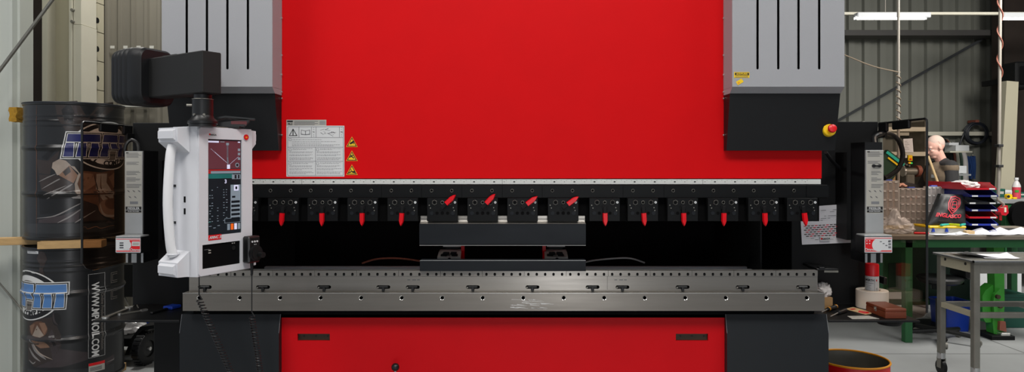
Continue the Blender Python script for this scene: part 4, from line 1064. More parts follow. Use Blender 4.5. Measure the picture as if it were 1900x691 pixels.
# tools on left shelf
def spanner(pa, pb_, w, label, ring=True):
    a = onshelf(*pa); c = onshelf(*pb_); d = (c - a).normalized(); n_ = Vector((-d.y, d.x)); L_ = (c - a).length
    b = MB(); z = ZT + .004
    for s in (0, 1):
        cc = a if s == 0 else c
        if ring or s == 0: b.lathe([(w * .75, 0), (w * 1.35, 0), (w * 1.35, .010), (w * .75, .010), (w * .75, 0)], (cc.x, cc.y, ZT + .001), 'bright_steel', n=20)
        else:
            b.prism([(cc.x + n_.x * w - d.x * .01, cc.y + n_.y * w - d.y * .01), (cc.x + n_.x * w * 1.2 + d.x * .022, cc.y + n_.y * w * 1.2 + d.y * .022), (cc.x + n_.x * w * .5 + d.x * .022, cc.y + n_.y * w * .5 + d.y * .022), (cc.x, cc.y), (cc.x - n_.x * w * .5 + d.x * .022, cc.y - n_.y * w * .5 + d.y * .022), (cc.x - n_.x * w * 1.2 + d.x * .022, cc.y - n_.y * w * 1.2 + d.y * .022), (cc.x - n_.x * w - d.x * .01, cc.y - n_.y * w - d.y * .01)], ZT + .001, ZT + .011, 'bright_steel', 'xy')
    p, q = a + d * w * 1.1, c - d * w * .8
    b.prism([(p.x + n_.x * w * .5, p.y + n_.y * w * .5), (q.x + n_.x * w * .5, q.y + n_.y * w * .5), (q.x - n_.x * w * .5, q.y - n_.y * w * .5), (p.x - n_.x * w * .5, p.y - n_.y * w * .5)], ZT + .002, ZT + .009, 'dull_metal', 'xy')
    b.build('spanner', label=label, category='tool')
spanner((196, 592), (240, 574), .013, 'large steel ring spanner at the left end of the left shelf')
spanner((222, 586), (265, 578.5), .007, 'slim steel open ended spanner lying in the middle of the left shelf', False)
b = MB(); pts = [onshelf(*p) for p in ((232, 573), (246, 571), (254, 568.5), (256.5, 573))]
b.tube([Vector((p.x, p.y, ZT + .005)) for p in pts], .0035, 'dull_metal', n=6); b.build('hex_key', label='bent steel hex key behind the spanners on the left shelf', category='tool')
br = [onshelf(*p) for p in ((280, 584), (320, 573))]; d = (br[1] - br[0]).normalized(); ang = math.atan2(d.y, d.x)
bt = thing('brush', 'flat brush with dark handle and blue bristle guard on the left shelf', 'brush', (br[0].x, br[0].y, ZT), ang)
L_ = (br[1] - br[0]).length
MB().box(0, L_ * .75, -.008, .008, .001, .012, 'black_plastic', .003).build('handle', bt, local=True)
b = MB().box(L_ * .75, L_ * .75 + .07, -.03, .03, .001, .018, 'bin_blue', .004); b.build('bristle_guard', bt, local=True)

# ================================================================== OIL DRUMS
DX, DY, DR, DH = X(139.5, 4.62), 4.62, .288, .885
def drad(z):   # z above drum bottom
    r = DR
    for c in (.295, .59):
        d = abs(z - c)
        if d < .022: r += .011 * (math.cos(d / .022 * PI) + 1) / 2
    for c in (.735, .765, .795):
        d = abs(z - c)
        if d < .009: r += .003 * (math.cos(d / .009 * PI) + 1) / 2
    return r
def dth(px, cx=DX, cy=DY, R=DR):
    best = None
    for i in range(-900, 900):
        t = i / 1000 * 1.6; x = cx + R * math.sin(t); y = cy - R * math.cos(t); e = abs(CX + F * x / y - px)
        # only the side facing the camera
        if (x - cx) * (0 - x) + (y - cy) * (0 - y) > 0 and (best is None or e < best[0]): best = (e, t)
    return best[1]
def dz_at(py, th): y = DY - DR * math.cos(th); return Z(py, y)
SKIN = {}
def drum(z0, label):
    t = thing('oil_drum', label, 'drum', (DX, DY, z0))
    prof = [(DR - .012, .012), (DR + .004, .0), (DR + .006, .006), (DR + .006, .016), (DR, .022)]
    z = .03
    while z < DH - .03: prof.append((drad(z), z)); z += .0065
    prof += [(DR, DH - .022), (DR + .006, DH - .016), (DR + .006, DH - .004), (DR + .002, DH), (DR - .006, DH), (DR - .008, DH - .018), (0, DH - .018)]
    SKIN[t.name] = MB().lathe([(0, .012)] + prof, (DX, DY, z0), 'drum', n=80)
    MB().tube([(DX + (DR + .005) * math.cos(2 * PI * i / 80), DY + (DR + .005) * math.sin(2 * PI * i / 80), z0 + DH - .004) for i in range(80)], .0045, 'hose', n=6, closed=True).build('top_rim', t)
    return t
Z1 = .985; Z0 = .052
d_up = drum(Z1, 'upper dark printed oil drum stacked on planks at the left')
d_lo = drum(Z0, 'lower dark printed oil drum under the planks at the left')
def wrapd(b, th0, zc, z0, step=.012):
    b.slice_grid(step, (0, 1))
    return b.map(lambda v: (DX + (drad(zc + v.y - z0) + v.z) * math.sin(th0 + v.x / DR), DY - (drad(zc + v.y - z0) + v.z) * math.cos(th0 + v.x / DR), zc + v.y))
def letters(b, x0, w, h, m, z, grow=0):
    # blocky m p m, sheared
    def blk(a0, a1, c0, c1):
        sh = .18
        b.prism([(x0 + w * a0 - grow + sh * (h * c0 - grow), h * c0 - grow), (x0 + w * a1 + grow + sh * (h * c0 - grow), h * c0 - grow), (x0 + w * a1 + grow + sh * (h * c1 + grow) - .012, h * c1 + grow), (x0 + w * a0 - grow + sh * (h * c1 + grow), h * c1 + grow)], z, z + .0005, m, 'xy')
    for o in (0, .64):
        blk(o, o + .36, .16, .5)
        for k in (0, .13, .26): blk(o + k, o + k + .1, -.5, .10)
    blk(.385, .615, .16, .5); blk(.385, .485, -.5, .10); blk(.50, .615, -.14, .10)
def logo(th0, zc, z0, half, hgt, lm, parent, a=.19, bb=.143):
    b = MB()
    el = lambda k, n=56: [(a * k * math.cos(2 * PI * i / n), bb * k * math.sin(2 * PI * i / n)) for i in range(n)]
    b.prism(el(1), .0008, .0013, 'logo_white', 'xy'); b.prism(el(.955), .0013, .0018, 'logo_black', 'xy'); b.prism(el(.80), .0018, .0023, 'logo_white', 'xy'); b.prism(el(.60), .0023, .0028, 'logo_grey', 'xy')
    t = 'OIL COMPANY'
    for i, ch in enumerate(t):
        g = math.radians(-90 + (i - 5) * 11.5); x, y = a * .735 * math.cos(g), bb * .735 * math.sin(g)
        b.text(ch, .046, 'logo_black', Matrix.Translation((x, y, .0028)) @ Matrix.Rotation(math.atan2(math.sin(g) * bb, math.cos(g) * a) * .75 + PI / 2 * .75, 4, 'Z'), bold=.0025, shear=.2)
    b.text('INTERNATIONAL', .016, 'logo_black', Matrix.Translation((0.02, -.062, .0030)), bold=.0003, sx=1.2)
    w = half * 2
    letters(b, -half, w, hgt, 'logo_white', .0034, .016); letters(b, -half, w, hgt, 'logo_black', .0042, .010); letters(b, -half, w, hgt, 'logo_white', .005, .004); letters(b, -half, w, hgt, lm, .0058, 0)
    wrapd(b, th0, zc, z0).build('printed_logo', parent)
tc = dth(204); half = DR * (tc - dth(122)); 
logo(tc, dz_at(271, tc), Z1, half, .145, 'logo_blue', d_up, a=DR * (tc - dth(131)), bb=.160)
w_ = 2 * half; tc2 = dth(66) - .14 * w_ / DR
logo(tc2, Z(547, DY - DR * .8), Z0, half, .145, 'logo_sky', d_lo, a=DR * (tc - dth(131)), bb=.160)
# printed picture of each drum, painted highlight and sheen included, traced on the skin
def onskin(px, py):
    th = dth(px); return DR * th, dz_at(py, th)
def artwork(parent, z0, shapes, name='printed_artwork'):
    b = MB(); zc = z0
    for k, (m, pts) in enumerate(shapes):
        q = [onskin(*p) for p in pts]
        tri = tessellate_polygon([[Vector((x, y, 0)) for x, y in q]])
        b.add([(x, y - zc, .0002 + .00002 * k) for x, y in q], [tuple(t) for t in tri], m)
    SKIN[parent.name].merge(wrapd(b, 0, zc, z0)).build('drum_body', parent)
def stroke(m, pts, w):
    pts = [Vector((p[0], p[1], 0)) for p in spline([(x, y, 0) for x, y in pts], 5)]; L_, R_2 = [], []
    for i, p in enumerate(pts):
        d = (pts[min(i + 1, len(pts) - 1)] - pts[max(i - 1, 0)]).normalized(); n_ = Vector((-d.y, d.x, 0)); t = i / (len(pts) - 1); k = w * (.15 + math.sin(PI * t))
        L_.append((p + n_ * k).to_tuple()[:2]); R_2.append((p - n_ * k).to_tuple()[:2])
    return (m, L_ + R_2[::-1])
C1 = lambda *ps: [(40 + a / 4.065, 280 + c / 4.065) for a, c in ps]
C2 = lambda *ps: [(40 + a / 4.065, 175 + c / 4.065) for a, c in ps]
C4 = lambda *ps: [(40 + a / 5.71, 570 + c / 5.71) for a, c in ps]
oval = lambda cx, cy, rx_, ry_, n=20: [(cx + rx_ * math.cos(2 * PI * i / n), cy + ry_ * math.sin(2 * PI * i / n)) for i in range(n)]
artwork(d_up, Z1, [
    ('art_dark', C2((250, 60), (420, 50), (500, 190), (440, 300), (330, 270), (270, 180))), ('art_black', C2((300, 120), (360, 60), (400, 140), (380, 230), (330, 220))), stroke('art_plum', C2((345, 190), (380, 215), (410, 150), (400, 60)), 3),
    ('art_dark', C2((480, 200), (590, 70), (690, 60), (700, 110), (580, 200))), ('art_black', C2((500, 190), (600, 95), (640, 105), (560, 190))), ('art_dark', C2((720, 190), (765, 110), (770, 200))),
    ('art_dark', C1((110, 65), (200, 75), (290, -5), (270, 60), (225, 130), (215, 180), (130, 170))), ('art_black', C1((150, 50), (210, 0), (270, -20), (190, 72))),
    ('art_plum', C1((130, 520), (300, 490), (445, 440), (430, 535), (290, 545), (125, 545))), ('art_dark', C1((130, 180), (260, 185), (390, 245), (400, 300), (300, 330), (150, 300))),
    ('art_black', C1((130, 330), (330, 300), (440, 350), (445, 400), (300, 470), (140, 480))),
    ('art_brown', C1((405, 250), (450, 150), (600, 165), (770, 140), (770, 330), (775, 480), (700, 520), (600, 480), (570, 410), (450, 370), (400, 310))),
    ('art_tan', C1((455, 165), (540, 175), (560, 250), (480, 310), (450, 330))), ('art_dark', C1((455, 375), (565, 415), (590, 480), (640, 520), (460, 535))),
    ('art_cream', C1((565, 175), (645, 172), (640, 240), (690, 320), (770, 420), (730, 450), (610, 370), (560, 300))), ('art_tan', C1((655, 200), (760, 165), (768, 260), (700, 290))), ('art_dark', C1((690, 290), (770, 270), (770, 380), (720, 340))),
    ('art_tan', C1(*oval(665, 430, 85, 68))), ('art_brown', C1(*oval(685, 400, 58, 42))), stroke('art_cream', C1((590, 400), (620, 480), (700, 490), (760, 450)), 2.0), stroke('art_brown', C1((600, 180), (605, 300), (700, 400), (750, 440)), 1.3), stroke('art_dark', C1((545, 180), (575, 300), (590, 400)), 1.0),
    ('art_cream', C1((235, 90), (285, 62), (335, 75), (372, 110), (285, 182), (268, 185), (250, 150), (228, 130))), ('art_tan', C1((280, 185), (360, 110), (425, 185), (392, 245))), ('art_dark', C1((310, 160), (358, 118), (372, 160), (330, 190))),
    ('art_cream', C1((365, 112), (430, 170), (400, 250), (405, 310), (435, 345), (445, 310), (420, 250), (445, 180), (400, 120))), ('art_line', C1((375, 352), (440, 335), (448, 362), (390, 360))),  # grey-white patch is a painted highlight
    stroke('art_line', C1((110, 510), (250, 492), (400, 420), (445, 398)), 1.0), stroke('art_line', C1((270, 545), (360, 500), (450, 440)), 1.3), stroke('art_line', C1((400, 545), (450, 515), (560, 450)), 1.0), stroke('art_line', C1((150, 290), (270, 222), (290, 215)), 1.0), stroke('art_line', C1((190, 365), (350, 272), (385, 250)), 1.3), stroke('art_line', C1((170, 335), (340, 262)), .9), stroke('art_line', C1((130, 235), (200, 200), (260, 175)), .9),
    ('art_band', C1((15, 548), (120, 550), (300, 553), (450, 550), (650, 540), (768, 530), (768, 590), (600, 610), (300, 625), (115, 625), (15, 600))), ('art_plum', C1((630, 545), (655, 525), (685, 542))),
    stroke('art_tan', C1((440, 585), (480, 575), (500, 590), (560, 572), (600, 585), (680, 565), (760, 560)), .5), ('art_line', C1((120, 652), (300, 655), (430, 655), (430, 675), (250, 682), (120, 675))),
    stroke('art_brown', [(68, 184), (68, 300), (68, 446)], .5)])
artwork(d_lo, Z0, [
    ('art_dark', C4((60, 120), (330, 110), (420, 300), (420, 420), (330, 560), (140, 640), (70, 560))), ('art_plum', C4((300, 420), (700, 480), (700, 560), (420, 640), (150, 640), (330, 560))), ('art_plum', C4((870, 560), (1050, 500), (1095, 420), (1095, 560), (900, 620))),  # last plum patch paints in a purplish sheen
    ('art_black', C4(*oval(370, 130, 45, 70))), stroke('art_plum', C4((335, 60), (345, 150), (385, 195)), 1.6),
    ('art_brown', C4(*oval(180, 240, 95, 88))), ('art_cream', C4((115, 305), (165, 195), (238, 302), (195, 327))), ('art_tan', C4((185, 172), (245, 168), (272, 232), (240, 300))), ('art_tan', C4((85, 200), (140, 180), (110, 290))),
    ('art_plum', C4((280, 320), (320, 235), (360, 330), (420, 400), (360, 455), (310, 400))), ('art_line', C4((285, 310), (345, 300), (350, 335), (290, 340))), ('art_black', C4((320, 360), (350, 345), (365, 410), (335, 420))),
    ('art_tan', C4((120, 350), (250, 370), (300, 430), (200, 440), (140, 400))), stroke('art_line', C4((100, 340), (150, 460), (260, 560)), 2.6), stroke('art_line', C4((80, 430), (130, 520), (200, 580)), 1.6), stroke('art_cream', C4((110, 370), (190, 490), (330, 560)), 1.0), stroke('art_line', C4((80, 560), (120, 600), (150, 580)), 1.0),
    stroke('art_line', C4((900, 590), (1030, 520), (1090, 420)), .8), stroke('art_line', C4((960, 300), (1040, 230), (1090, 140)), .8), stroke('art_line', [(172, 545), (200, 540), (232, 528)], .7),
    ('art_band', C4((60, 650), (500, 665), (1090, 600), (1090, 680), (700, 720), (60, 715))), ('art_dark', [(75, 466), (84, 470), (88, 482), (80, 500), (84, 512), (72, 515), (74, 490), (68, 480)])])
# web address running down the lower drum
tw = dth(180)
b = MB(); RZ = Matrix.Rotation(-PI / 2, 4, 'Z')
b.text('WWW.MPMOIL.COM', .062, 'logo_white', Matrix.Translation((-.012, 0, .0012)) @ RZ, bold=.0016, sx=.82)
b.text('Online Product Recommendation:', .030, 'logo_grey', Matrix.Translation((.034, -.02, .0012)) @ RZ, bold=.0004, sx=.9)
for x0, x1, y0, y1 in ((-.052, -.0505, -.245, .3), (.0505, .052, -.245, .3), (-.052, .052, .2985, .3), (-.052, .052, -.245, -.2435)): b.box(x0, x1, y0, y1, .001, .0014, 'logo_white')
wrapd(b, tw, dz_at(593, tw), Z0).build('printed_address', d_lo)
b = MB(); tb = dth(180); b.box(-.05, .05, -.03, .03, .0008, .0014, 'sticker_grey'); b.box(-.05, .05, .012, .03, .0014, .0018, 'pure_red')
for j in range(3): b.box(-.042, .03, -.004 - .008 * j, .0 - .008 * j, .0014, .0018, 'mid_ink')
wrapd(b, tb, .145, Z0).build('hazard_label', d_lo)
b = MB(); tb = dth(60); b.box(-.05, .05, -.014, .014, .0008, .0014, 'sticker_white')
for j in range(3): b.box(-.045, .02 + .01 * j, .006 - .007 * j, .009 - .007 * j, .0014, .0018, 'mid_ink')
wrapd(b, tb, dz_at(467, tb), Z0).build('paper_label', d_lo)
b = MB(); tq = dth(226)
for k in (0, .012): 
    for y0, y1 in ((-.09, -.02), (.02, .09)):
        for x0, x1, a0, a1 in ((-.03 + k, -.026 + k, y0 + k, y1 - k), (-.03 + k, .03, y0 + k, y0 + k + .004), (-.03 + k, .03, y1 - k - .004, y1 - k)): b.box(x0, x1, a0, a1, .001, .0014, 'logo_grey')
wrapd(b, tq, dz_at(530, tq), Z0).build('printed_emblem', d_lo)
# planks between drums, support pallet under
def plank(x0, x1, y0, y1, z0, z1, ang, label):
    c = Vector(((x0 + x1) / 2, (y0 + y1) / 2, z0)); t = oriented(c.x, c.y, z0, ang)
    MB().box(-(x1 - x0) / 2, (x1 - x0) / 2, -(y1 - y0) / 2, (y1 - y0) / 2, 0, z1 - z0, 'pallet_wood', .002, mtx=t).build('wooden_plank', label=label, category='plank', group='planks between the oil drums')
zp0, zp1 = Z0 + DH + .001, Z1 - .001
plank(X(64, 4.26), X(64, 4.26) + .36, 4.30, 4.40, zp0, zp1, math.radians(14), 'front wooden plank sticking out between the two oil drums')
plank(X(-75, 4.6), X(-75, 4.6) + .62, 4.44, 4.53, zp0, zp1, math.radians(14), 'rear wooden plank reaching left to the picture edge between the oil drums')
pl = thing('pallet', 'wooden pallet under the stacked oil drums', 'pallet', (DX, DY, 0))
for i in range(5): MB().box(DX - .2, DX + .2, DY - .27 + .11 * i, DY - .18 + .11 * i, .035, .051, 'pallet_wood', .002).build('deck_board', pl)
for i in range(3): MB().box(DX - .2 + .15 * i, DX - .1 + .15 * i, DY - .27, DY + .26, 0, .035, 'pallet_wood', .002).build('runner', pl)
bm = bmesh.new(); bmesh.ops.create_cube(bm, size=1); bmesh.ops.subdivide_edges(bm, edges=bm.edges[:], cuts=4, use_grid_fill=True)
cs = P(39.5, 214, 4.62)
for v in bm.verts: v.co = cs + Vector((v.co.x * .05, v.co.y * .16, v.co.z * .095)) + Vector((noise.noise(v.co * 6) * .008,) * 3)
MB().addbm(bm, 'sponge').build('foam_block', label='yellow brown foam block between the upper oil drum and the white wall', category='foam')

# hand truck behind the left shelf
ht = thing('trolley', 'black trolley with a big rubber wheel holding shiny plastic, seen under the left shelf', 'trolley', (-2.95, 5.15, 0))
wc_ = P(270, 640, 5.0); wr = .118; wc_.z = wr
axm = Matrix.Translation(wc_) @ Matrix.Rotation(math.radians(-8), 4, 'Z') @ Matrix.Rotation(PI / 2, 4, 'Y')
prof = [(.06, -.03), (.1, -.034), (wr - .006, -.03), (wr, -.02), (wr, .02), (wr - .006, .03), (.1, .034), (.06, .03), (.06, -.03)]
b = MB().lathe(prof, (0, 0, 0), 'rubber', n=40, mtx=axm)
for i in range(24):
    a = 2 * PI * i / 24; b.box(wr - .004, wr + .004, -.008, .008, -.026, .026, 'rubber', mtx=axm @ Matrix.Rotation(a, 4, 'Z'))
w = b.build('wheel', ht); b = MB().lathe([(.0, -.026), (.06, -.02), (.06, .02), (0, .026)], (0, 0, 0), 'black_plastic', n=24, mtx=axm); b.cyl((0, 0, -.04), (0, 0, -.026), .014, 'bright_steel', n=12, mtx=axm); b.cyl((0, 0, .026), (0, 0, .04), .014, 'bright_steel', n=12, mtx=axm); b.build('hub', w)
x0 = -3.35
MB().box(x0, wc_.x - .07, 4.98, 5.4, .135, .2, 'panel_black', .006).build('deck', ht)
b = MB(); b.prism([(wc_.x - .13, .08), (wc_.x - .085, .2), (wc_.x - .02, .285), (wc_.x + .1, .30), (wc_.x + .1, .275), (wc_.x - .0, .262), (wc_.x - .06, .2), (wc_.x - .1, .08)], 4.96, 5.1, 'panel_black', 'xz'); b.build('mudguard', ht)
w2 = MB(); 
for (dx, dy) in ((x0 + .1 - wc_.x, 0), (x0 + .1 - wc_.x, .34), (0, .34)): 
    mt = Matrix.Translation((dx, dy, 0)) @ axm; q = MB().lathe(prof, (0, 0, 0), 'rubber', n=32, mtx=mt).lathe([(.0, -.026), (.06, -.02), (.06, .02), (0, .026)], (0, 0, 0), 'black_plastic', n=20, mtx=mt); q.build('wheel', ht)
MB().tube([wc_ + Vector((0, .03, 0)), wc_ + Vector((0, .31, 0))], .012, 'dull_metal', n=8).build('axle', ht)
bm = bmesh.new(); bmesh.ops.create_icosphere(bm, subdivisions=4, radius=1)
for v in bm.verts:
    k = 1 + .3 * noise.noise(v.co * 3) + .2 * noise.noise(v.co * 8); v.co = Vector((-3.0 + v.co.x * .2 * k, 5.17 + v.co.y * .15 * k, max(.201, .24 + v.co.z * .085 * k)))
MB().addbm(bm, 'wrap').build('plastic_wrap', label='shiny crumpled clear plastic wrap lying on the black trolley deck', category='plastic')
MB().box(X(271, 5.6), X(300, 5.6), 5.6, 5.9, 0, Z(588, 5.6), 'bin_blue', .006).box(X(272, 5.6), X(299, 5.6), 5.595, 5.6, .1, .12, 'tray_blue').build('blue_crate', label='tall blue plastic crate behind the trolley at the left', category='crate')
fs_ = thing('folding_stand', 'black folding stand with crossed steel legs behind the trolley at the left', 'stand', (X(246, 5.8), 5.85, 0))
for s in (-1, 1): MB().tube([(X(244, 5.8) + s * .09, 5.8, 0.0), (X(244, 5.8) - s * .07, 5.8, .36)], .008, 'dull_metal', n=8).build('leg', fs_)
MB().box(X(228, 5.8), X(266, 5.8), 5.78, 5.98, .34, .62, 'panel_black', .006).build('body', fs_)

# ================================================================== RIGHT: CART
ct = thing('work_cart', 'grey steel trolley table with lower rail frame at the right edge', 'cart', (3.5, 4.6, 0))
cx0, cx1, cy0, cy1, ctz = 2.985, 4.0, 4.41, 4.80, .848
b = MB().box(cx0 - .02, cx1, cy0 - .02, cy1 + .02, ctz - .012, ctz - .004, 'dull_metal', .002)
b.box(cx0 - .02, cx1, cy0 - .02, cy0 - .012, ctz - .012, ctz, 'alu'); b.box(cx0 - .02, cx0 - .012, cy0 - .02, cy1 + .02, ctz - .012, ctz, 'alu'); b.box(cx0 - .02, cx1, cy1 + .012, cy1 + .02, ctz - .012, ctz, 'alu'); b.build('cart_top', ct)
b = MB().box(cx0 + .04, cx1 - .04, cy0 + .004, cy0 + .01, ctz - .086, ctz - .012, 'dull_metal'); b.build('front_apron', ct)
b = MB().box(cx0 + .004, cx0 + .01, cy0 + .04, cy1 - .04, ctz - .086, ctz - .012, 'cream_paint')
for y in (cy0 + .09, cy1 - .09): b.cyl((cx0 + .001, y, ctz - .035), (cx0 + .004, y, ctz - .035), .01, 'ink', n=12)
b.build('side_apron', ct)
for x in (cx0, cx1 - .04):
    for y in (cy0, cy1 - .04):
        lg = MB().box(x, x + .04, y, y + .04, .14, ctz - .012, 'dull_metal', .003).build('leg', ct)
        b = MB().cyl((x + .02, y + .02, .11), (x + .02, y + .02, .15), .026, 'alu', n=16); b.cyl((x + .008, y + .02, .05), (x + .032, y + .02, .05), .05, 'rubber', n=24); b.box(x + .0, x + .006, y, y + .04, .045, .115, 'dull_metal'); b.box(x + .034, x + .04, y, y + .04, .045, .115, 'dull_metal'); b.build('caster', lg)
zl = Z(583, cy0) ; 
for y in (cy0 + .005, cy1 - .035): MB().box(cx0 + .04, cx1 - .04, y, y + .03, zl - .03, zl + .005, 'dull_metal', .002).build('lower_rail', ct)
for x in (cx0 + .005, cx1 - .035): MB().box(x, x + .03, cy0 + .04, cy1 - .04, zl - .03, zl + .005, 'cream_paint', .002).build('lower_rail', ct)
def sheet(cx, cy, z, w, d, ang, label, curl=.0, group=None, m='paper', name='paper_sheet', seed=0):
    b = MB(); n = 8; vs = []
    for i in range(n + 1):
        for j in range(n + 1):
            u, v = i / n - .5, j / n - .5
            zz = z + .0015 + curl * max(0, u * 1.2 + v * .6) ** 2 + curl * .3 * (noise.noise(Vector((u * 4, v * 4, seed))) + .6) * (abs(u) + abs(v)) * .4
            vs.append((cx + (u * w) * math.cos(ang) - v * d * math.sin(ang), cy + u * w * math.sin(ang) + v * d * math.cos(ang), max(z + .001, zz)))
    fs = [(i * (n + 1) + j, (i + 1) * (n + 1) + j, (i + 1) * (n + 1) + j + 1, i * (n + 1) + j + 1) for i in range(n) for j in range(n)]
    k = len(vs); b.add(vs + [(x, y, q + .0006) for x, y, q in vs], fs + [tuple(k + i for i in f) for f in fs], m)
    d_ = dict(label=label, category='paper')
    if group: d_['group'] = group
    return b.build(name, **d_)
sheet(X(1832, 4.6), 4.62, ctz - .004, .34, .21, PI - .1, 'white paper sheet curling up on the steel trolley table', .05, seed=1)
sheet(X(1850, 4.55), 4.56, ctz - .0025, .21, .15, -.15, 'smaller white paper lying in front of the curled sheet on the trolley table', .03, seed=2)

# ================================================================== WORKBENCH AND WHAT STANDS ON IT
BZ, BY = .883, 5.6
bx0, bx1 = 2.9, 4.75
be = thing('workbench', 'long dark green steel workbench behind the trolley table', 'bench', (3.8, 6.0, 0))
MB().box(bx0, bx1, BY - .02, 6.45, BZ - .035, BZ, 'bench_top', .003).build('worktop', be)
MB().box(bx0 + .02, bx1 - .02, BY, BY + .03, Z(460, BY), BZ - .035, 'bench_green', .002).build('front_apron', be)
for x in (X(1680, BY), bx1 - .1):
    for y in (BY, 6.36): MB().box(x, x + .06, y, y + .06, 0, BZ - .036, 'bench_green', .003).build('leg', be)
MB().box(X(1640, 5.95), X(1686, 5.95), 5.95, 6.35, .35, BZ - .036, 'bench_green', .003).box(X(1648, 5.95), X(1680, 5.95), 5.945, 5.95, .38, .6, 'dark_green').build('cabinet', be)
MB().box(X(1690, 6.40), X(1800, 6.40), 6.40, 6.42, .2, BZ - .036, 'dark_green').build('back_panel', be)
MB().box(X(1694, BY) - .02, 4.66, 6.37, 6.40, .15, .2, 'bench_green').build('stretcher', be)

# letter trays
trx0, trx1, tY0, tY1 = X(1796, 5.78), X(1848, 5.78), 5.78, 6.33
names = [('tray_blue', 'lowest blue letter tray of the stack on the workbench'), ('tray_blue', 'second from bottom blue letter tray, just under the lower red tray'),
         ('tray_red', 'red letter tray in the lower middle of the tray stack'), ('tray_navy', 'dark blue letter tray just above the lower red tray'),
         ('bag_black', 'black letter tray holding white paper in the tray stack'), ('tray_navy', 'blue letter tray just under the top red tray'), ('tray_red', 'topmost red letter tray of the stack on the workbench')]
step = .0605
for i, (m, lab) in enumerate(names):
    z0 = BZ + .004 + i * step; off = (.008 if i % 2 else 0) - (.012 if i == 4 else 0) - .02 * (i == 6)
    t = thing('letter_tray', lab, 'tray', ((trx0 + trx1) / 2, 6.0, z0), group='letter trays stacked on the workbench')
    a0, a1 = trx0 + off, trx1 + off * .5
    b = MB().box(a0, a1, tY0, tY1, z0, z0 + .004, m)
    b.prism([(tY0 - .02, z0 + .012), (tY0, z0), (tY1, z0), (tY1, z0 + .052), (tY0 + .06, z0 + .052)], a0 - .003, a0, m, 'yz'); b.prism([(tY0 - .02, z0 + .012), (tY0, z0), (tY1, z0), (tY1, z0 + .052), (tY0 + .06, z0 + .052)], a1, a1 + .003, m, 'yz')
    b.box(a0, a1, tY1 - .003, tY1, z0, z0 + .052, m); b.box(a0, a1, tY0 - .02, tY0 - .016, z0, z0 + .016, m)
    for x in (a0 - .001, a1 + .001): b.box(x - .004, x + .004, tY0 + .06, tY1 - .02, z0 + .052, z0 + step - .0005, m)
    b.build('tray', t)
    for x in ((a0 + .012, a1 - .062) if i not in (2, 6) else (a1 - .062,)): MB().box(x, x + .05, tY0 - .022, tY0 - .02, z0 + .002, z0 + .014, 'sticker_white').build('label_card', t)
sheet((trx0 + trx1) / 2, 5.98, BZ + .004 + 4 * step + .004, .2, .28, .1, 'white paper lying inside the black letter tray', .05, seed=5)
# shiny folder + plastic on the top tray
zt7 = BZ + .004 + 6 * step + .056
bm = bmesh.new(); bmesh.ops.create_icosphere(bm, subdivisions=4, radius=1)
for v in bm.verts:
    k = 1 + .35 * noise.noise(v.co * 2.5) + .2 * noise.noise(v.co * 7); v.co = Vector(((trx0 + trx1) / 2 - .02 + v.co.x * .10 * k, 5.97 + v.co.y * .12 * k, max(zt7 - .045, zt7 - .03 + v.co.z * .045 * k)))
MB().addbm(bm, 'clear_rib').build('plastic_sleeve', label='crumpled white plastic sleeve lying in the topmost red letter tray', category='plastic')
# organizer cases (upright, clear)
def organizer(px0, px1, py0, py1, Y, label, tilt=.12, cols=4, rows=5, base=True):
    x0, x1 = X(px0, Y), X(px1, Y); z1 = Z(py0, Y); z0 = BZ if py1 is None else Z(py1, Y)
    t = thing('organizer_case', label, 'organizer', ((x0 + x1) / 2, Y, z0))
    hb = .028 if base else 0
    MB().box(x0, x1, Y, Y + .07, z0 + .001, z0 + .006 + hb, 'yellow' if base else 'clear_rib', .002).build('base_strip', t)
    b = MB().box(x0, x1, Y + .06, Y + .064, z0 + .006 + hb, z1, 'clear'); b.box(x0 + .004, x1 - .004, Y + .001, Y + .003, z0 + .006 + hb, z1 - .004, 'clear'); b.build('shell', t)
    b = MB(); w = (x1 - x0) / cols; h = (z1 - z0 - hb - .006) / rows
    for i in range(cols + 1): b.box(x0 + i * w - .002, x0 + i * w + .002, Y + .004, Y + .06, z0 + hb + .006, z1, 'clear_rib')
    for j in range(rows + 1): b.box(x0, x1, Y + .004, Y + .06, z0 + hb + .006 + j * h - .002, z0 + hb + .006 + j * h + .002, 'clear_rib')
    for i in range(cols):
        for j in range(rows): b.box(x0 + (i + .25) * w, x0 + (i + .75) * w, Y - .002, Y + .002, z0 + hb + .006 + (j + .78) * h, z0 + hb + .006 + (j + .93) * h, 'clear_rib')
    b.build('compartments', t)
    MB().box((x0 + x1) / 2 - .03, (x0 + x1) / 2 + .03, Y + .02, Y + .05, z1, z1 + .012, 'bin_blue', .003).build('handle', t)
organizer(1636, 1668, 336, None, 6.1, 'tall clear plastic organizer case nearest the right guard panel', rows=5, cols=3)
organizer(1670, 1719, 350, None, 6.12, 'clear plastic organizer case seen through the tinted pane, right of the tall one', rows=5, cols=5)
organizer(1721, 1752, 347, None, 6.10, 'clear plastic organizer case with blue handle standing behind the black bag', rows=5, cols=4)
# flat case with yellow lid under the bag
fx0, fx1 = X(1722, 5.72), X(1789, 5.72)
fc = thing('parts_case', 'flat grey parts case with yellow lid and blue clips in front of the black bag', 'case', ((fx0 + fx1) / 2, 5.8, BZ))
MB().box(fx0, fx1, 5.70, 5.93, BZ + .001, BZ + .048, 'sticker_grey', .004).build('case_base', fc)
MB().box(fx0 - .003, fx1 + .003, 5.695, 5.935, BZ + .049, BZ + .066, 'yellow', .004).build('lid', fc)
for px in (1732, 1757): MB().prism([(X(px - 3, 5.69), BZ + .018), (X(px + 3, 5.69), BZ + .018), (X(px + 1, 5.69), BZ + .05), (X(px - 1, 5.69), BZ + .05)], 5.688, 5.699, 'bin_blue').build('clip', fc)
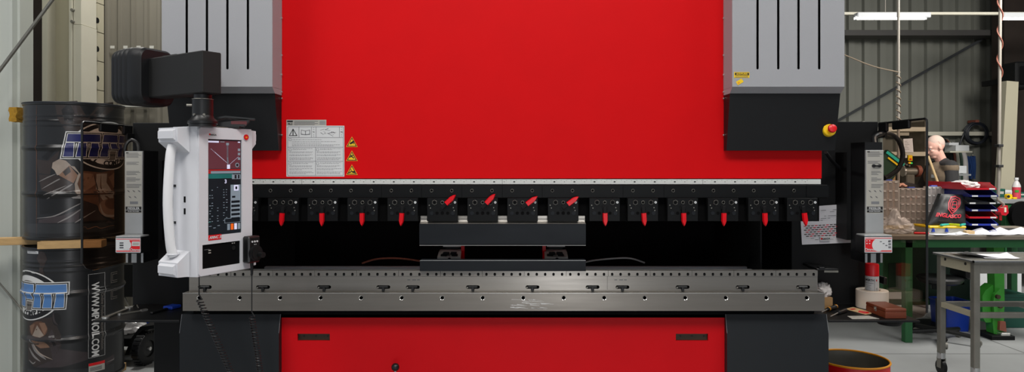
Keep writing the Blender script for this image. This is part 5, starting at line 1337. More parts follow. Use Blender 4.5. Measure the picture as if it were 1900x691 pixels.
# black bag with red crest
bq = [P(1722, 410, 5.76), P(1792, 411, 5.76), P(1790, 362, 5.86), P(1746, 360, 5.86)]
zl_ = BZ + .067
bq[0].z = zl_; bq[1].z = zl_
bgd = thing('bag', 'slumped black bag with red crest and red lettering on the yellow lidded case', 'bag', ((bq[0].x + bq[1].x) / 2, 5.83, zl_))
def bagp(u, v, s):
    p = (bq[0] * (1 - u) + bq[1] * u) * (1 - v) + (bq[3] * (1 - u) + bq[2] * u) * v
    e = (max(0, 4 * u * (1 - u)) ** .5) * (max(0, 4 * v * (1 - v)) ** .45)
    wr_ = .012 * noise.noise(Vector((u * 5, v * 5, s))) * e
    return p + Vector((0, (-.03 * e - wr_) if s < 0 else (.05 * e + .045), .012 * e * math.sin(u * 9) * v))
b = MB(); n = 18
for s in (-1, 1):
    vs = [bagp(i / n, j / n, s) for i in range(n + 1) for j in range(n + 1)]
    b.add(vs, [(i * (n + 1) + j, (i + 1) * (n + 1) + j, (i + 1) * (n + 1) + j + 1, i * (n + 1) + j + 1) for i in range(n) for j in range(n)], 'bag_black')
edge = [(i / n, 0) for i in range(n)] + [(1, j / n) for j in range(n)] + [(1 - i / n, 1) for i in range(n)] + [(0, 1 - j / n) for j in range(n)]
ev = [bagp(u, v, -1) for u, v in edge] + [bagp(u, v, 1) for u, v in edge]; k = len(edge)
b.add(ev, [(i, (i + 1) % k, k + (i + 1) % k, k + i) for i in range(k)], 'bag_black'); b.build('bag_body', bgd)
b = MB(); b.text('INGLASCO', .165, 'bag_red', Matrix.Translation((.44, .31, 0)) @ Matrix.Rotation(-.06, 4, 'Z'), bold=.006, sx=.92)
b.text('', .05, 'bag_red', Matrix.Translation((.4, .14, 0)))
b.box(.2, .55, .13, .155, 0, .001, 'recess_brown')
def crest(k, t):
    pts = [(.38, .92), (.56, .96), (.74, .86), (.72, .62), (.52, .40), (.36, .52), (.34, .72)]
    c = (.54, .70); pts = [(c[0] + (x - c[0]) * k, c[1] + (y - c[1]) * k) for x, y in pts]
    for i in range(len(pts)):
        p = Vector(pts[i]).to_3d(); q = Vector(pts[(i + 1) % len(pts)]).to_3d(); d = (q - p).normalized(); nn = Vector((-d.y, d.x, 0)) * t
        b.quad(p - nn - d * t, q - nn + d * t, q + nn + d * t, p + nn - d * t, 'bag_red')
crest(1.0, .014); crest(.72, .012)
for p, q in (((.46, .80), (.46, .58)), ((.46, .80), (.60, .80)), ((.46, .69), (.62, .69)), ((.46, .58), (.60, .56)), ((.60, .80), (.62, .56))):
    p = Vector(p).to_3d(); q = Vector(q).to_3d(); d = (q - p).normalized(); nn = Vector((-d.y, d.x, 0)) * .012; b.quad(p - nn, q - nn, q + nn, p + nn, 'bag_red')
b.slice_grid(.06, (0, 1))
b.map(lambda v: bagp(min(1, max(0, v.x)), min(1, max(0, v.y)), -1) + Vector((0, -.004 - v.z, 0))); b.build('printed_crest', bgd, label='red crest and lettering')
# clear plastic bag
bm = bmesh.new(); bmesh.ops.create_icosphere(bm, subdivisions=5, radius=1)
bc2 = P(1668, 425, 5.75)
for v in bm.verts:
    k = 1 + .28 * noise.noise(v.co * 2.2) + .16 * noise.noise(v.co * 6); peak = max(0, v.co.z) ** 2 * math.exp(-((v.co.x + .35) ** 2) * 5)
    v.co = Vector((bc2.x + v.co.x * .125 * k, 5.77 + v.co.y * .07 * k, max(BZ + .001, BZ + .045 + v.co.z * .08 * k + peak * .085)))
MB().addbm(bm, 'wrap').build('plastic_bag', label='crumpled clear plastic bag lying on the bench in front of the clear cases', category='bag')
# markers
def marker(px, py, Y, z, ang, m, capm, label):
    t = thing('marker_pen', label, 'pen', (X(px, Y), Y, z), group='marker pens on the bench')
    d = Vector((math.cos(ang), math.sin(ang), 0)); c = Vector((X(px, Y), Y, z + .0095))
    MB().cyl(c - d * .05, c + d * .03, .009, m, n=14).build('barrel', t); MB().cyl(c + d * .0305, c + d * .062, .0088, capm, r1=.007, n=14).build('cap', t)
marker(1752, 405, 5.71, BZ + .067, .5, 'teal', 'teal', 'teal marker pen on the yellow lid left of the lime one'); marker(1768, 404, 5.73, BZ + .067, 2.2, 'lime', 'lime', 'lime marker pen in front of the black bag')
marker(1786, 404, 5.72, BZ + .067, .7, 'teal', 'teal', 'teal marker pen at the right end of the yellow lid'); marker(1708, 427, 5.68, BZ, -.15, 'pure_red', 'pure_red', 'red marker pen on the bench seen through the tinted pane')
for i, (px, Y, w, d, a, c, lab) in enumerate(((1752, 5.68, .30, 0.19, .1, .05, 'white paper at the left front of the workbench'), (1800, 5.7, .3, 0.21, -.1, .05, 'white paper in front of the tray stack on the workbench'), (1845, 5.69, .30, 0.22, .12, .05, 'white paper right of the tray stack on the workbench'), (1880, 5.71, .28, 0.23, -.05, .05, 'white paper at the right end of the workbench'))):
    sheet(X(px, Y), Y, BZ + .0008 * i, w, d, a, lab, c, seed=i + 10)
sheet(X(1860, 6.05), 6.05, BZ, .42, .3, .05, 'dark flat folder right of the tray stack', .0, m='floor_dark', name='folder')
MB().box(X(1790, 5.68), X(1806, 5.68), 5.66, 5.73, BZ + .004, BZ + .03, 'card_buff', .002).build('small_carton', label='small buff carton under the lowest letter tray front', category='box')

# things under / beside the bench
chx, chy = X(1747, 5.65), 5.66
ch = thing('swivel_chair', 'black swivel chair under the green workbench', 'chair', (chx, chy, 0))
sz = Z(517, 5.65)
b = MB().lathe([(0, 0), (.12, .0), (.16, .02), (.175, .045), (.165, .06), (.1, .055), (0, .05)], (chx - .01, chy, sz - .045), 'black_plastic', n=36); b.build('seat', ch)
b = MB().box(chx + .14, chx + .21, chy - .12, chy + .12, sz + .005, sz + .09, 'black_plastic', .02); b.box(chx + .05, chx + .18, chy - .02, chy + .02, sz - .05, sz - .03, 'black_plastic'); b.box(chx + .155, chx + .18, chy - .02, chy + .02, sz - .05, sz + .02, 'black_plastic'); b.build('backrest', ch)
b = MB().cyl((chx, chy, .07), (chx, chy, .35), .038, 'black_plastic', n=20); b.cyl((chx, chy, .35), (chx, chy, sz - .04), .02, 'dull_metal', n=16); b.cyl((chx, chy, sz - .09), (chx, chy, sz - .04), .07, 'black_plastic', n=16); b.build('gas_lift', ch)
for i in range(5):
    a = 2 * PI * i / 5 + .5; d = Vector((math.cos(a), math.sin(a), 0))
    lg = MB().tube([Vector((chx, chy, .09)) + d * .02, Vector((chx, chy, .07)) + d * .26], .018, 'black_plastic', n=8).build('leg', ch)
    c = Vector((chx, chy, .026)) + d * .26; n_ = Vector((-d.y, d.x, 0)); MB().cyl(c - n_ * .015, c + n_ * .015, .026, 'dull_metal', n=16).cyl(c, c + Vector((0, 0, .04)), .007, 'black_plastic', n=8).build('caster', lg)
bb = thing('waste_bin', 'blue plastic bin under the workbench behind the trolley table', 'bin', (X(1778, 6.0), 6.05, 0))
b = MB(); x0, x1 = X(1754, 5.95), X(1805, 5.95); zt = Z(561, 5.95)
o = rrect(x0, x1, 5.95, 6.2, .03, 4); i_ = rrect(x0 + .012, x1 - .012, 5.962, 6.188, .025, 4)
def ringwall(b, lo, hi, z0, z1, m):
    n = len(lo); b.add([(p[0], p[1], z0) for p in lo] + [(p[0], p[1], z1) for p in hi], [(i, (i + 1) % n, n + (i + 1) % n, n + i) for i in range(n)], m)
cxb, cyb = (x0 + x1) / 2, 6.075
sh = lambda ps, k: [(cxb + (x - cxb) * k, cyb + (y - cyb) * k) for x, y in ps]
ringwall(b, sh(o, .88), o, 0.002, zt, 'bin_blue'); ringwall(b, sh(i_, .88), i_, .02, zt, 'bin_blue'); n = len(o)
b.add([(p[0], p[1], zt) for p in o] + [(p[0], p[1], zt) for p in i_], [(i, (i + 1) % n, n + (i + 1) % n, n + i) for i in range(n)], 'bin_blue'); b.add([(p[0], p[1], .002) for p in sh(o, .88)], [tuple(range(n))], 'bin_blue'); b.add([(p[0], p[1], .02) for p in sh(i_, .88)], [tuple(range(n))], 'bin_blue'); b.build('bin_body', bb)
ringwall(MB(), o, o, 0, 0, 'bin_blue') if 0 else None
b = MB(); b.tube([(p[0], p[1], zt - .006) for p in o], .008, 'bin_blue', n=6, closed=True); b.build('rim', bb)
MB().box(X(1860, 6.1), X(1905, 6.1), 6.1, 6.34, 0, Z(548, 6.1), 'crate_green', .006).box(X(1858, 6.1), X(1906, 6.1), 6.09, 6.342, Z(552, 6.1), Z(546, 6.1), 'crate_green', .003).build('green_crate', label='dark teal green crate under the right end of the workbench', category='crate')
# green lever press / jack
gp = thing('machine_jack', 'bright green cast machine jack standing behind the trolley table', 'jack', (X(1845, 5.75), 5.8, 0))
Yj = 5.74
J = lambda *ps: [(X(a, Yj), Z(q, Yj)) for a, q in ps]
MB().prism(J((1844, 455), (1863, 455), (1864, 560), (1862, 615), (1855, 622), (1844, 620), (1842, 600), (1846, 540)), Yj, Yj + .09, 'vivid_green').build('column', gp)
b = MB().prism(J((1845, 530), (1850, 530), (1850, 600), (1832, 600), (1826, 590), (1826, 550), (1832, 540)), Yj + .02, Yj + .12, 'vivid_green'); b.prism(J((1852, 535), (1855, 540), (1856, 590), (1842, 590), (1839, 560), (1842, 545)), Yj - .025, Yj, 'vivid_green'); b.build('side_plate', gp)
for px, py in ((1845.5, 549.5), (1850, 567)): MB().cyl((X(px, Yj), Yj - .05, Z(py, Yj)), (X(px, Yj), Yj - .02, Z(py, Yj)), .017, 'recess_brown', n=16).build('pivot_pin', gp)
b = MB().prism(J((1851, 596), (1861, 596), (1863, 615), (1850, 612)), Yj - .03, Yj - .001, 'cable_brown'); b.box(X(1850, Yj), X(1867, Yj), Yj - .05, Yj + .02, Z(622, Yj), Z(616, Yj), 'bright_steel', .004); b.build('foot', gp)
MB().box(X(1831, Yj), X(1874, Yj), Yj - .06, Yj + .16, 0, .035, 'panel_black', .003).build('base_plate', gp)
MB().tube([P(1864, 560, Yj) + Vector((0, .03, 0)), P(1900, 572, Yj + .05)], .006, 'dull_metal', n=8).build('lever_rod', gp)
# white boxes deep under the bench
MB().box(X(1724, 6.9), X(1752, 6.9), 6.9, 7.1, 0, Z(536, 6.9), 'sticker_white', .004).box(X(1726, 6.9), X(1750, 6.9), 6.895, 6.9, .05, .06, 'sticker_grey').build('carton', label='white carton on the floor behind the swivel chair', category='box')
MB().box(X(1818, 7.3), X(1834, 7.3), 7.3, 7.5, 0, Z(505, 7.3), 'sticker_white', .004).box(X(1819, 7.3), X(1833, 7.3), 7.295, 7.3, .3, .31, 'sticker_grey').build('carton', label='tall white carton left of the green jack behind the bench', category='box')
MB().box(X(1868, 7.3), X(1896, 7.3), 7.3, 7.5, 0, Z(500, 7.3), 'sticker_white', .004).box(X(1869, 7.3), X(1894, 7.3), 7.295, 7.3, .3, .31, 'sticker_grey').build('carton', label='wide white carton right of the green jack behind the bench', category='box')
# dark base things under bench left
MB().box(X(1690, 6.05), X(1790, 6.05), 6.0, 6.25, 0, .05, 'panel_black', .004).box(X(1702, 6.0), X(1722, 6.0), 5.92, 6.0, 0, .035, 'panel_black', .004).build('floor_plate', label='low black steel plate on the floor under the workbench', category='plate')
b = MB().lathe([(0, -.06), (.055, -.06), (.066, -.045), (.07, -.002), (0, -.002)], (X(1646, 3.62), 3.6, ZT - .006), 'panel_black', n=28); b.build('round_holder', sh_r)
# red drum bottom right
rdx, rdy, rdr, rdh = X(1580, 4.10), 4.10, .205, Z(666, 4.10)
rd = thing('open_drum', 'small open red drum with yellow rim on the floor at the bottom right', 'drum', (rdx, rdy, 0))
b = MB().lathe([(0, .004), (rdr - .004, .004), (rdr, .01), (rdr, rdh * .5 - .015), (rdr + .006, rdh * .5), (rdr, rdh * .5 + .015), (rdr, rdh - .004)], (rdx, rdy, 0), 'pure_red', n=56); b.build('drum_shell', rd)
b = MB().lathe([(rdr - .004, rdh - .006), (rdr - .006, .012), (0, .012)], (rdx, rdy, 0), 'dull_metal', n=56); b.build('drum_lining', rd)
b = MB().tube([(rdx + rdr * math.cos(2 * PI * i / 56), rdy + rdr * math.sin(2 * PI * i / 56), rdh - .002) for i in range(56)], .006, 'amber', n=8, closed=True); b.build('rim', rd)

# ================================================================== SECOND BENCH, BOTTLE, POLES, LAMPS
Y2 = 7.6; z2b = Z(370, Y2)
b2 = thing('workbench', 'taller green workbench with pale top at the far right', 'bench', (5.9, 7.9, 0))
MB().box(X(1851, Y2), 7.0, Y2, 8.4, z2b - .05, z2b, 'alu', .004).build('worktop', b2)
for x in (X(1868, Y2), 6.8):
    for y in (Y2 + .02, 8.3): MB().box(x, x + .07, y, y + .07, 0, z2b - .051, 'bench_green', .003).build('leg', b2)
MB().box(X(1868, Y2) + .08, 6.75, Y2 + .3, Y2 + .33, .3, z2b - .051, 'dark_green').build('back_panel', b2)
b = MB(); b.lathe([(0, -.05), (.12, -.05), (.16, -.02), (.16, .05), (0, .05)], (0, 0, 0), 'void_black', n=36, mtx=Matrix.Translation((X(1903, Y2 - .1), Y2 - .06, Z(400, Y2))) @ RX); b.build('round_guard', b2)
bo = thing('drink_bottle', 'plastic bottle of red drink with white cap on the far right workbench', 'bottle', (X(1886, 7.7), 7.7, z2b))
cb = (X(1886, 7.7), 7.7, z2b)
b = MB().lathe([(0, .001), (.036, .001), (.042, .01), (.042, .06), (.039, .075), (.042, .09), (.042, .13)], cb, 'drink_red', n=28); b.build('drink', bo)
b = MB().lathe([(.042, .1305), (.040, .15), (.026, .185), (.016, .2), (.016, .215)], cb, 'clear_rib', n=28); b.build('bottle_neck', bo)
b = MB().cyl((cb[0], cb[1], z2b + .213), (cb[0], cb[1], z2b + .238), .021, 'sticker_white', n=20); b.build('cap', bo)
b = MB(); b.box(-.02, .016, -.012, .014, 0, .001, 'vivid_green'); b.slice_grid(.008, (0,)); b.map(lambda v: (cb[0] + (.0425 + v.z) * math.sin(v.x / .042 - .5), cb[1] - (.0425 + v.z) * math.cos(v.x / .042 - .5), z2b + .085 + v.y)); b.build('bottle_label', bo)
tm = thing('tape_measure', 'yellow and black tape measure beside the drink bottle', 'tool', (X(1871, 7.65), 7.66, z2b))
b = MB().prism(rrect(X(1866, 7.66), X(1876, 7.66), z2b + .001, z2b + .055, .018), 7.64, 7.68, 'yellow'); b.cyl((X(1871, 7.64), 7.635, z2b + .028), (X(1871, 7.64), 7.64, z2b + .028), .016, 'ink', n=16); b.build('case', tm)
MB().box(X(1877, 7.64), X(1884, 7.64), 7.61, 7.67, z2b + .001, z2b + .02, 'yellow', .004).build('yellow_clip', label='small yellow clip between tape measure and drink bottle', category='clip')
for px, w, h, m, lab in ((1857, .11, .10, 'crate_green', 'teal box at the left end of the far right workbench'), (1871, .10, .085, 'sticker_white', 'white paper pack behind the yellow tape measure'), (1897, .12, .06, 'crate_green', 'teal box right of the drink bottle')):
    x = X(px, 8.0); MB().box(x - w / 2, x + w / 2, 8.0, 8.2, z2b + .001, z2b + h, m, .004).box(x - w * .3, x + w * .3, 7.997, 8.0, z2b + h * .4, z2b + h * .7, 'sticker_grey').build('carton', label=lab, category='box')
# conduits hanging from the roof
po = thing('hanging_conduit', 'pale hanging conduit with twisted wire left of the man', 'conduit', (X(1667, 6.7), 6.7, Z(345, 6.7)))
MB().tube([P(1667, -60, 6.7), P(1667, 345, 6.7)], .013, 'conduit', n=10).cyl(P(1667, -60, 6.7), Vector((X(1667, 6.7), 6.7, 5.2)), .013, 'conduit', n=10).build('tube', po)
pts = []
for i in range(80):
    t = i / 79; a = t * 7 * 2 * PI; c = P(1667, 134 + t * 90, 6.7); pts.append(c + Vector((math.cos(a) * .019, math.sin(a) * .019, 0)))
MB().tube(pts, .005, 'rope', n=6).build('wire_wrap', po)
wire([Vector((1.0, 6.75, 5.2)), P(1300, -30, 6.74), P(1420, 40, 6.72), P(1567, 102, 6.7), P(1620, 123, 6.7), P(1667, 134, 6.67)], .006, 'rope', 'supply_cable', 'pale cable sagging from the right cylinder cover to the hanging conduit')
p2 = thing('hanging_conduit', 'pale hanging conduit with brown cable at the far right', 'conduit', (X(1855, 6.5), 6.5, Z(372, 6.5)))
MB().tube([Vector((X(1856, 6.5), 6.5, 5.2)), P(1856, 0, 6.5), P(1854.5, 200, 6.5), P(1853, 340, 6.5), P(1852, 365, 6.5)] , .014, 'conduit', n=10).build('tube', p2)
pts = []
for i in range(90):
    t = i / 89; a = t * 3.2 * 2 * PI; c = P(1856 - 1.2 * t, -20 + t * 170, 6.5); pts.append(c + Vector((math.cos(a) * .024, math.sin(a) * .018, 0)))
MB().tube(pts, .006, 'cable_brown', n=6).build('brown_cable', p2)
for py in (270, 308): MB().box(X(1852, 6.47), X(1861, 6.47), 6.46, 6.52, Z(py + 3, 6.5), Z(py - 2, 6.5), 'ink', .003).build('pipe_clip', p2)
MB().tube(spline([P(1852, 365, 6.5), P(1852, 371, 6.5), P(1858, 376, 6.5), P(1862, 380, 6.5), P(1862, 386, 6.5)]), .012, 'conduit', n=8).build('hose_tail', p2)
ps = thing('socket_box', 'red hanging power socket box at the end of the right conduit', 'socket', P(1860, 396, 6.5))
b = MB().prism([(X(a, 6.5), Z(q, 6.5)) for a, q in ((1858, 385), (1864, 381), (1866, 395), (1861, 400), (1853, 399), (1851, 394))], 6.46, 6.54, 'tray_red'); b.build('shell', ps)
MB().box(X(1863, 6.46), X(1867, 6.46), 6.455, 6.53, Z(394, 6.5), Z(385, 6.5), 'cream_light', .003).build('cover_flap', ps)
MB().cyl(P(1856.5, 399, 6.5), P(1856.5, 409, 6.5), .012, 'pure_red', n=14).build('plug', ps)
# fluorescent lamps on a rail
MB().box(-2, 8.6, 8.19, 8.24, Z(27.5, 8.2), Z(22.5, 8.2), 'cream_light', .003).build('lamp_rail', label='long pale rail carrying the fluorescent lamps under the dark roof', category='rail')
def lamp(p0, p1, y0, Y, label):
    t = thing('ceiling_light', label, 'lamp', (X((p0 + p1) / 2, Y), Y, Z(40, Y)), group='fluorescent lamps on the rail')
    x0, x1 = X(p0, Y), X(p1, Y)
    MB().box(x0 + .03, x1 - .01, Y - .05, Y + .05, Z(y0 + 10, Y), Z(y0, Y), 'lamp_and_glint_white', .008).build('lamp_housing', t)
    MB().cyl((x0, Y - .03, Z(y0 + 11.5, Y)), (x1 - .06, Y - .03, Z(y0 + 11.5, Y)), .014, M['tube'], n=14).build('tube', t)
    for x in (x0 + .012, x1 - .07): MB().box(x - .012, x + .012, Y - .045, Y - .01, Z(y0 + 14, Y), Z(y0 + 7, Y), 'lamp_and_glint_white', .003).build('end_cap', t)
    for x in (x0 + (x1 - x0) * .42,): MB().tube([(x, Y, Z(y0, Y)), (x, Y, 5.2)], .005, 'conduit', n=6).build('hanger', t)
lamp(1583, 1725, 24, 8.1, 'left fluorescent lamp under the dark roof, beside the right grey cover')
lamp(1853, 2010, 24.5, 8.1, 'right fluorescent lamp at the upper right picture corner')

# ================================================================== BACK: SHELF, LATHE, WALL THINGS
sh_ = thing('wall_shelf', 'pale two board shelf rack behind the tinted pane', 'shelf', (X(1680, 9.0), 9.2, 0))
for py in (240, 286): MB().box(X(1600, 9.0), X(1722, 9.0), 9.0, 9.4, Z(py + 4, 9.0), Z(py - 4, 9.0), 'cream_light', .003).build('board', sh_)
for px in (1602, 1718): MB().box(X(px, 9.0), X(px + 4, 9.0), 9.02, 9.38, 0, Z(225, 9.0), 'dull_metal').build('upright', sh_)
b = MB(); b.add([P(1676, 258, 8.992), P(1693, 257, 8.992), P(1695, 283, 8.992), P(1678, 283, 8.992), P(1676, 258, 8.9995), P(1693, 257, 8.9995), P(1695, 283, 8.9995), P(1678, 283, 8.9995)], [(0, 1, 2, 3), (7, 6, 5, 4), (0, 1, 5, 4), (1, 2, 6, 5), (2, 3, 7, 6), (3, 0, 4, 7)], 'paper')
for k in range(6): b.box(X(1679, 8.985), X(1684 + k % 3 * 2, 8.985), 8.990, 8.992, Z(262.6 + k * 3, 8.985), Z(262 + k * 3, 8.985), 'soft_ink')
b.build('notice_sheet', label='white notice sheet hanging from the pale shelf behind the tinted pane', category='paper')
mc = thing('bench_lathe', 'dark lathe with buttons and steel spindle that the man operates', 'machine', (X(1690, 8.2), 8.4, 0))
MB().box(X(1640, 8.3), X(1722, 8.3), 8.3, 8.8, 0, Z(352, 8.3), 'dark_green', .01).build('cabinet', mc)
MB().box(X(1674, 8.3), X(1700, 8.3), 8.45, 8.6, Z(352, 8.3), Z(288, 8.3), 'panel_black', .006).build('control_box', mc)
b = MB()
for px, py, m in ((1679, 291, 'pure_red'), (1684, 291, 'sticker_white')): b.box(X(px - 2, 8.4), X(px + 2, 8.4), 8.43, 8.45, Z(py + 2.5, 8.4), Z(py - 2.5, 8.4), m, .003)
b.box(X(1688, 8.4), X(1696, 8.4), 8.43, 8.45, Z(299, 8.4), Z(288, 8.4), 'yellow', .003); b.box(X(1690, 8.4), X(1694, 8.4), 8.425, 8.43, Z(297, 8.4), Z(294, 8.4), 'pure_red')
for px, py, m in ((1691, 302.5, 'lamp_yellow'), (1694, 303, 'lamp_green'), (1681, 304, 'dull_metal'), (1685, 306, 'dull_metal'), (1680, 309, 'bright_steel'), (1690, 308, 'dull_metal')): b.cyl((X(px, 8.4), 8.425, Z(py, 8.4)), (X(px, 8.4), 8.45, Z(py, 8.4)), .010, m, n=10)
b.build('button_panel', mc)
b = MB().cyl((X(1682, 8.2), 8.25, Z(319, 8.2)), (X(1704, 8.2), 8.25, Z(319, 8.2)), .045, 'dull_metal', n=20); b.cyl((X(1704, 8.2), 8.25, Z(318, 8.2)), (X(1711, 8.2), 8.25, Z(318, 8.2)), .07, 'cable_brown', n=20); b.cyl((X(1679, 8.2), 8.25, Z(319, 8.2)), (X(1682, 8.2), 8.25, Z(319, 8.2)), .06, 'bright_steel', n=20)
b.box(X(1684, 8.2), X(1700, 8.2), 8.22, 8.35, Z(352, 8.25), Z(324, 8.2), 'dull_metal', .01); b.build('spindle', mc)
bi = thing('binder', 'tilted dark green binder with teal edge behind the cable loop', 'binder', P(1655, 330, 6.3))
mt = Matrix.Translation(P(1652, 306, 6.3)) @ Matrix.Rotation(.65, 4, 'Y')
MB().box(-.10, .10, 0, .05, -.11, .10, 'dark_green', .003, mtx=mt).build('cover', bi); MB().box(-.10, .10, -.006, -.0005, .06, .085, 'teal', mtx=mt).box(-.06, .06, -.007, -.006, .03, .045, 'yellow', mtx=mt).build('edge_label', bi)
mt2 = Matrix.Translation((0, 0, 0))
MB().box(X(1652, 6.3) - .06, X(1652, 6.3) + .06, 6.32, 6.40, BZ, Z(318, 6.3), 'cardboard', .003).build('box_stand', label='brown cardboard box the tilted binder leans on', category='box')
# coil of hose on wall
hc = thing('hose_coil', 'dark coiled hose hanging on the corrugated back wall', 'hose', P(1808, 270, 10.15))
cc = P(1807, 248, 10.17)
b = MB()
for k, (r, dy, dx, dz_) in enumerate(((.16, 0, 0, 0), (.145, -.02, .01, .006), (.15, -.035, -.012, .0), (.135, -.045, .006, -.004), (.155, -.05, .004, .003))):
    b.tube([(cc.x + dx + r * math.cos(2 * PI * i / 36), cc.y + dy - .02, cc.z + dz_ + r * math.sin(2 * PI * i / 36)) for i in range(36)], .013, 'hose', n=8, closed=True)
b.build('coils', hc)
MB().box(cc.x - .03, cc.x + .02, cc.y - .09, WB - .03, cc.z + .16, cc.z + .2, 'cable_brown', .004).build('hook', hc)
MB().tube(spline([(cc.x + .15, cc.y - .04, cc.z + .05), P(1835, 255, 10.13), P(1846, 280, 10.13), P(1848, 330, 10.13), (P(1848, 400, 10.13))]), .009, 'hose', n=6).build('hose_end', hc)
MB().tube(spline([(cc.x - .14, cc.y - .04, cc.z + .05), P(1788, 250, 10.1), P(1780, 275, 10.1), P(1776, 330, 10.1), P(1775, 400, 10.1)]), .012, 'hose', n=6).build('hose_end', hc)
b = MB()
for k in range(7):
    x = X(1797 + k * 2.1, 10.15); b.tube(spline([(x, 10.17, Z(290 + (k % 3), 10.15)), (x + .01 * math.sin(k), 10.15 - .02 * (k % 2), Z(310, 10.15)), (x - .008, 10.16, Z(332 - k % 3 * 3, 10.15))]), [.014] * 16 + [.022], 'blue_cloth', n=8)
b.tube([P(1805, 288, 10.17), P(1805, 292, 10.25)], .01, 'dull_metal', n=6); b.build('work_cloth', label='blue work cloth hanging on the back wall below the hose coil', category='cloth')
for k, (px, m, lab) in enumerate(((1777, 'bag_black', 'black cord hanging on the back wall left of the hose coil, leftmost of five'), (1782, 'cable_brown', 'brown cord hanging on the back wall left of the hose coil'), (1785, 'cream_light', 'cream cord hanging beside the brown cord on the back wall'), (1789, 'dark_green', 'green cord hanging between two pale cords on the back wall'), (1793, 'cloth_white', 'white cord hanging nearest the blue work cloth on the back wall'))):
    x = X(px, 9.9); MB().tube(spline([(X(1785, 9.9) + (x - X(1785, 9.9)) * .6, 10.24, Z(258 + k, 9.9)), (x, 10.05 - .02 * k, Z(285, 9.9)), (x + .02, 10.05 - .02 * k, Z(335, 9.9))]), [.02 + .002 * i for i in range(17)], m, n=8).build('spare_cord', label=lab, category='cord')
b = MB().box(X(1765, 9.7), X(1790, 9.7), 9.6, 9.85, Z(281, 9.7), Z(270, 9.7), 'sticker_white', .004).box(X(1757, 9.7), X(1775, 9.7), 9.65, 9.85, Z(270, 9.7), Z(265, 9.7), 'sticker_white', .003).box(X(1750, 9.7), X(1791, 9.7), 9.55, 9.9, Z(283.5, 9.7), Z(281.2, 9.7), 'cream_light').box(X(1752, 9.7), X(1765, 9.7), 9.9, 10.27, Z(283.5, 9.7), Z(281.2, 9.7), 'cream_light')
b.build('boxed_goods', label='white boxes on a wall board behind the man', category='box')
b = MB().box(X(1770, 9.2), X(1785, 9.2), 9.1, 9.3, Z(322, 9.2), Z(308, 9.2), 'sticker_white', .006).box(X(1766, 9.2), X(1788, 9.2), 9.05, 9.35, Z(326, 9.2), Z(323, 9.2), 'alu').cyl((X(1778, 9.2), 9.2, 0), (X(1778, 9.2), 9.2, Z(326, 9.2)), .03, 'sticker_white', n=14)
b.build('label_printer', label='small white device on a white pedestal right of the man', category='device')
wb2 = MB().box(X(1880, 8.9), X(1915, 8.9), 8.85, 9.2, Z(165, 8.9), Z(115, 8.9), 'panel_black', .02).box(X(1886, 8.9), X(1912, 8.9), 8.83, 8.85, Z(158, 8.9), Z(124, 8.9), 'void_black', .01).box(X(1890, 8.9), X(1900, 8.9), 9.2, 9.6, Z(150, 8.9), Z(140, 8.9), 'panel_black')
wb2.build('fan_heater', label='black box shaped heater hanging high at the right picture edge', category='heater')

# ================================================================== PERSON
hx, hy, hz = X(1735, 7.6), 7.6, Z(273, 7.6)
pn = thing('person', 'balding man in brown and dark grey sweater looking down at his work behind the bench', 'person', (hx + .1, hy, 0))
fw = Vector((-.98, .06, 0)).normalized(); lf = Vector((-.06, -.98, 0)).normalized()   # forward, his left (towards camera)
up = Vector((0, 0, 1))
base = Vector((hx + .075, hy + .02, 0))
def B(f, l, z): return base + fw * f + lf * l + up * z
def caps(b, p, q, r0, r1, m, n=14, k=5):
    p = Vector(p); q = Vector(q); d = (q - p); L_ = d.length; d.normalize(); pts = []; rr_ = []
    for i in range(k + 1):
        t = -PI / 2 + PI / 2 * i / k; pts.append(p + d * (math.sin(t) * r0)); rr_.append(max(.0005, math.cos(t) * r0))
    for i in range(k + 1):
        t = PI / 2 * i / k; pts.append(q + d * (math.sin(t) * r1)); rr_.append(max(.0005, math.cos(t) * r1))
    b.tube(pts, rr_, m, n=n)
SHL, SHR = B(-.01, .175, 1.42), B(-.01, -.175, 1.42)
ELL, ELR = B(.00, .22, 1.13), B(.10, -.22, 1.16)
WRL, WRR = B(.27, .14, 1.10), B(.34, -.10, 1.215)
NK = B(-.02, 0, 1.47); HD = Vector((hx, hy, hz))
def limbs(b, g, m, torso=True, arms=True, legs=True):
    if torso:
        caps(b, B(-.0, -.07, 1.0), B(-.0, .07, 1.0), .125 + g, .125 + g, m); caps(b, B(.01, -.06, 1.15), B(.01, .06, 1.15), .122 + g, .122 + g, m)
        caps(b, B(.0, -.085, 1.32), B(.0, .085, 1.32), .118 + g, .118 + g, m); caps(b, B(.005, 0, 1.0), B(.0, 0, 1.36), .14 + g, .13 + g, m)
        caps(b, SHR + up * -.0, SHL, .068 + g, .068 + g, m); caps(b, B(-.02, -.06, 1.44), B(-.02, .06, 1.44), .06 + g, .06 + g, m)
    if arms:
        for s, e, w in ((SHL, ELL, WRL), (SHR, ELR, WRR)):
            caps(b, s, e, .062 + g, .046 + g, m); caps(b, e, w, .046 + g, .030 + g, m)
    if legs:
        for s in (1, -1):
            caps(b, B(0, s * .09, .93), B(.02, s * .105, .5), .095 + g, .062 + g, m); caps(b, B(.02, s * .105, .5), B(-.02, s * .11, .09), .06 + g, .040 + g, m)
def remesh(o, vox, it=4):
    r = o.modifiers.new('fuse', 'REMESH'); r.mode = 'VOXEL'; r.voxel_size = vox; r.use_smooth_shade = True
    s = o.modifiers.new('soften', 'SMOOTH'); s.iterations = it; s.factor = .5
b = MB(); limbs(b, 0, 'skin')
for s in (1, -1): caps(b, B(-.04, s * .11, .045), B(.16, s * .125, .035), .043, .036, 'skin')
caps(b, NK, HD + fw * -.02 + up * -.05, .058, .056, 'skin')
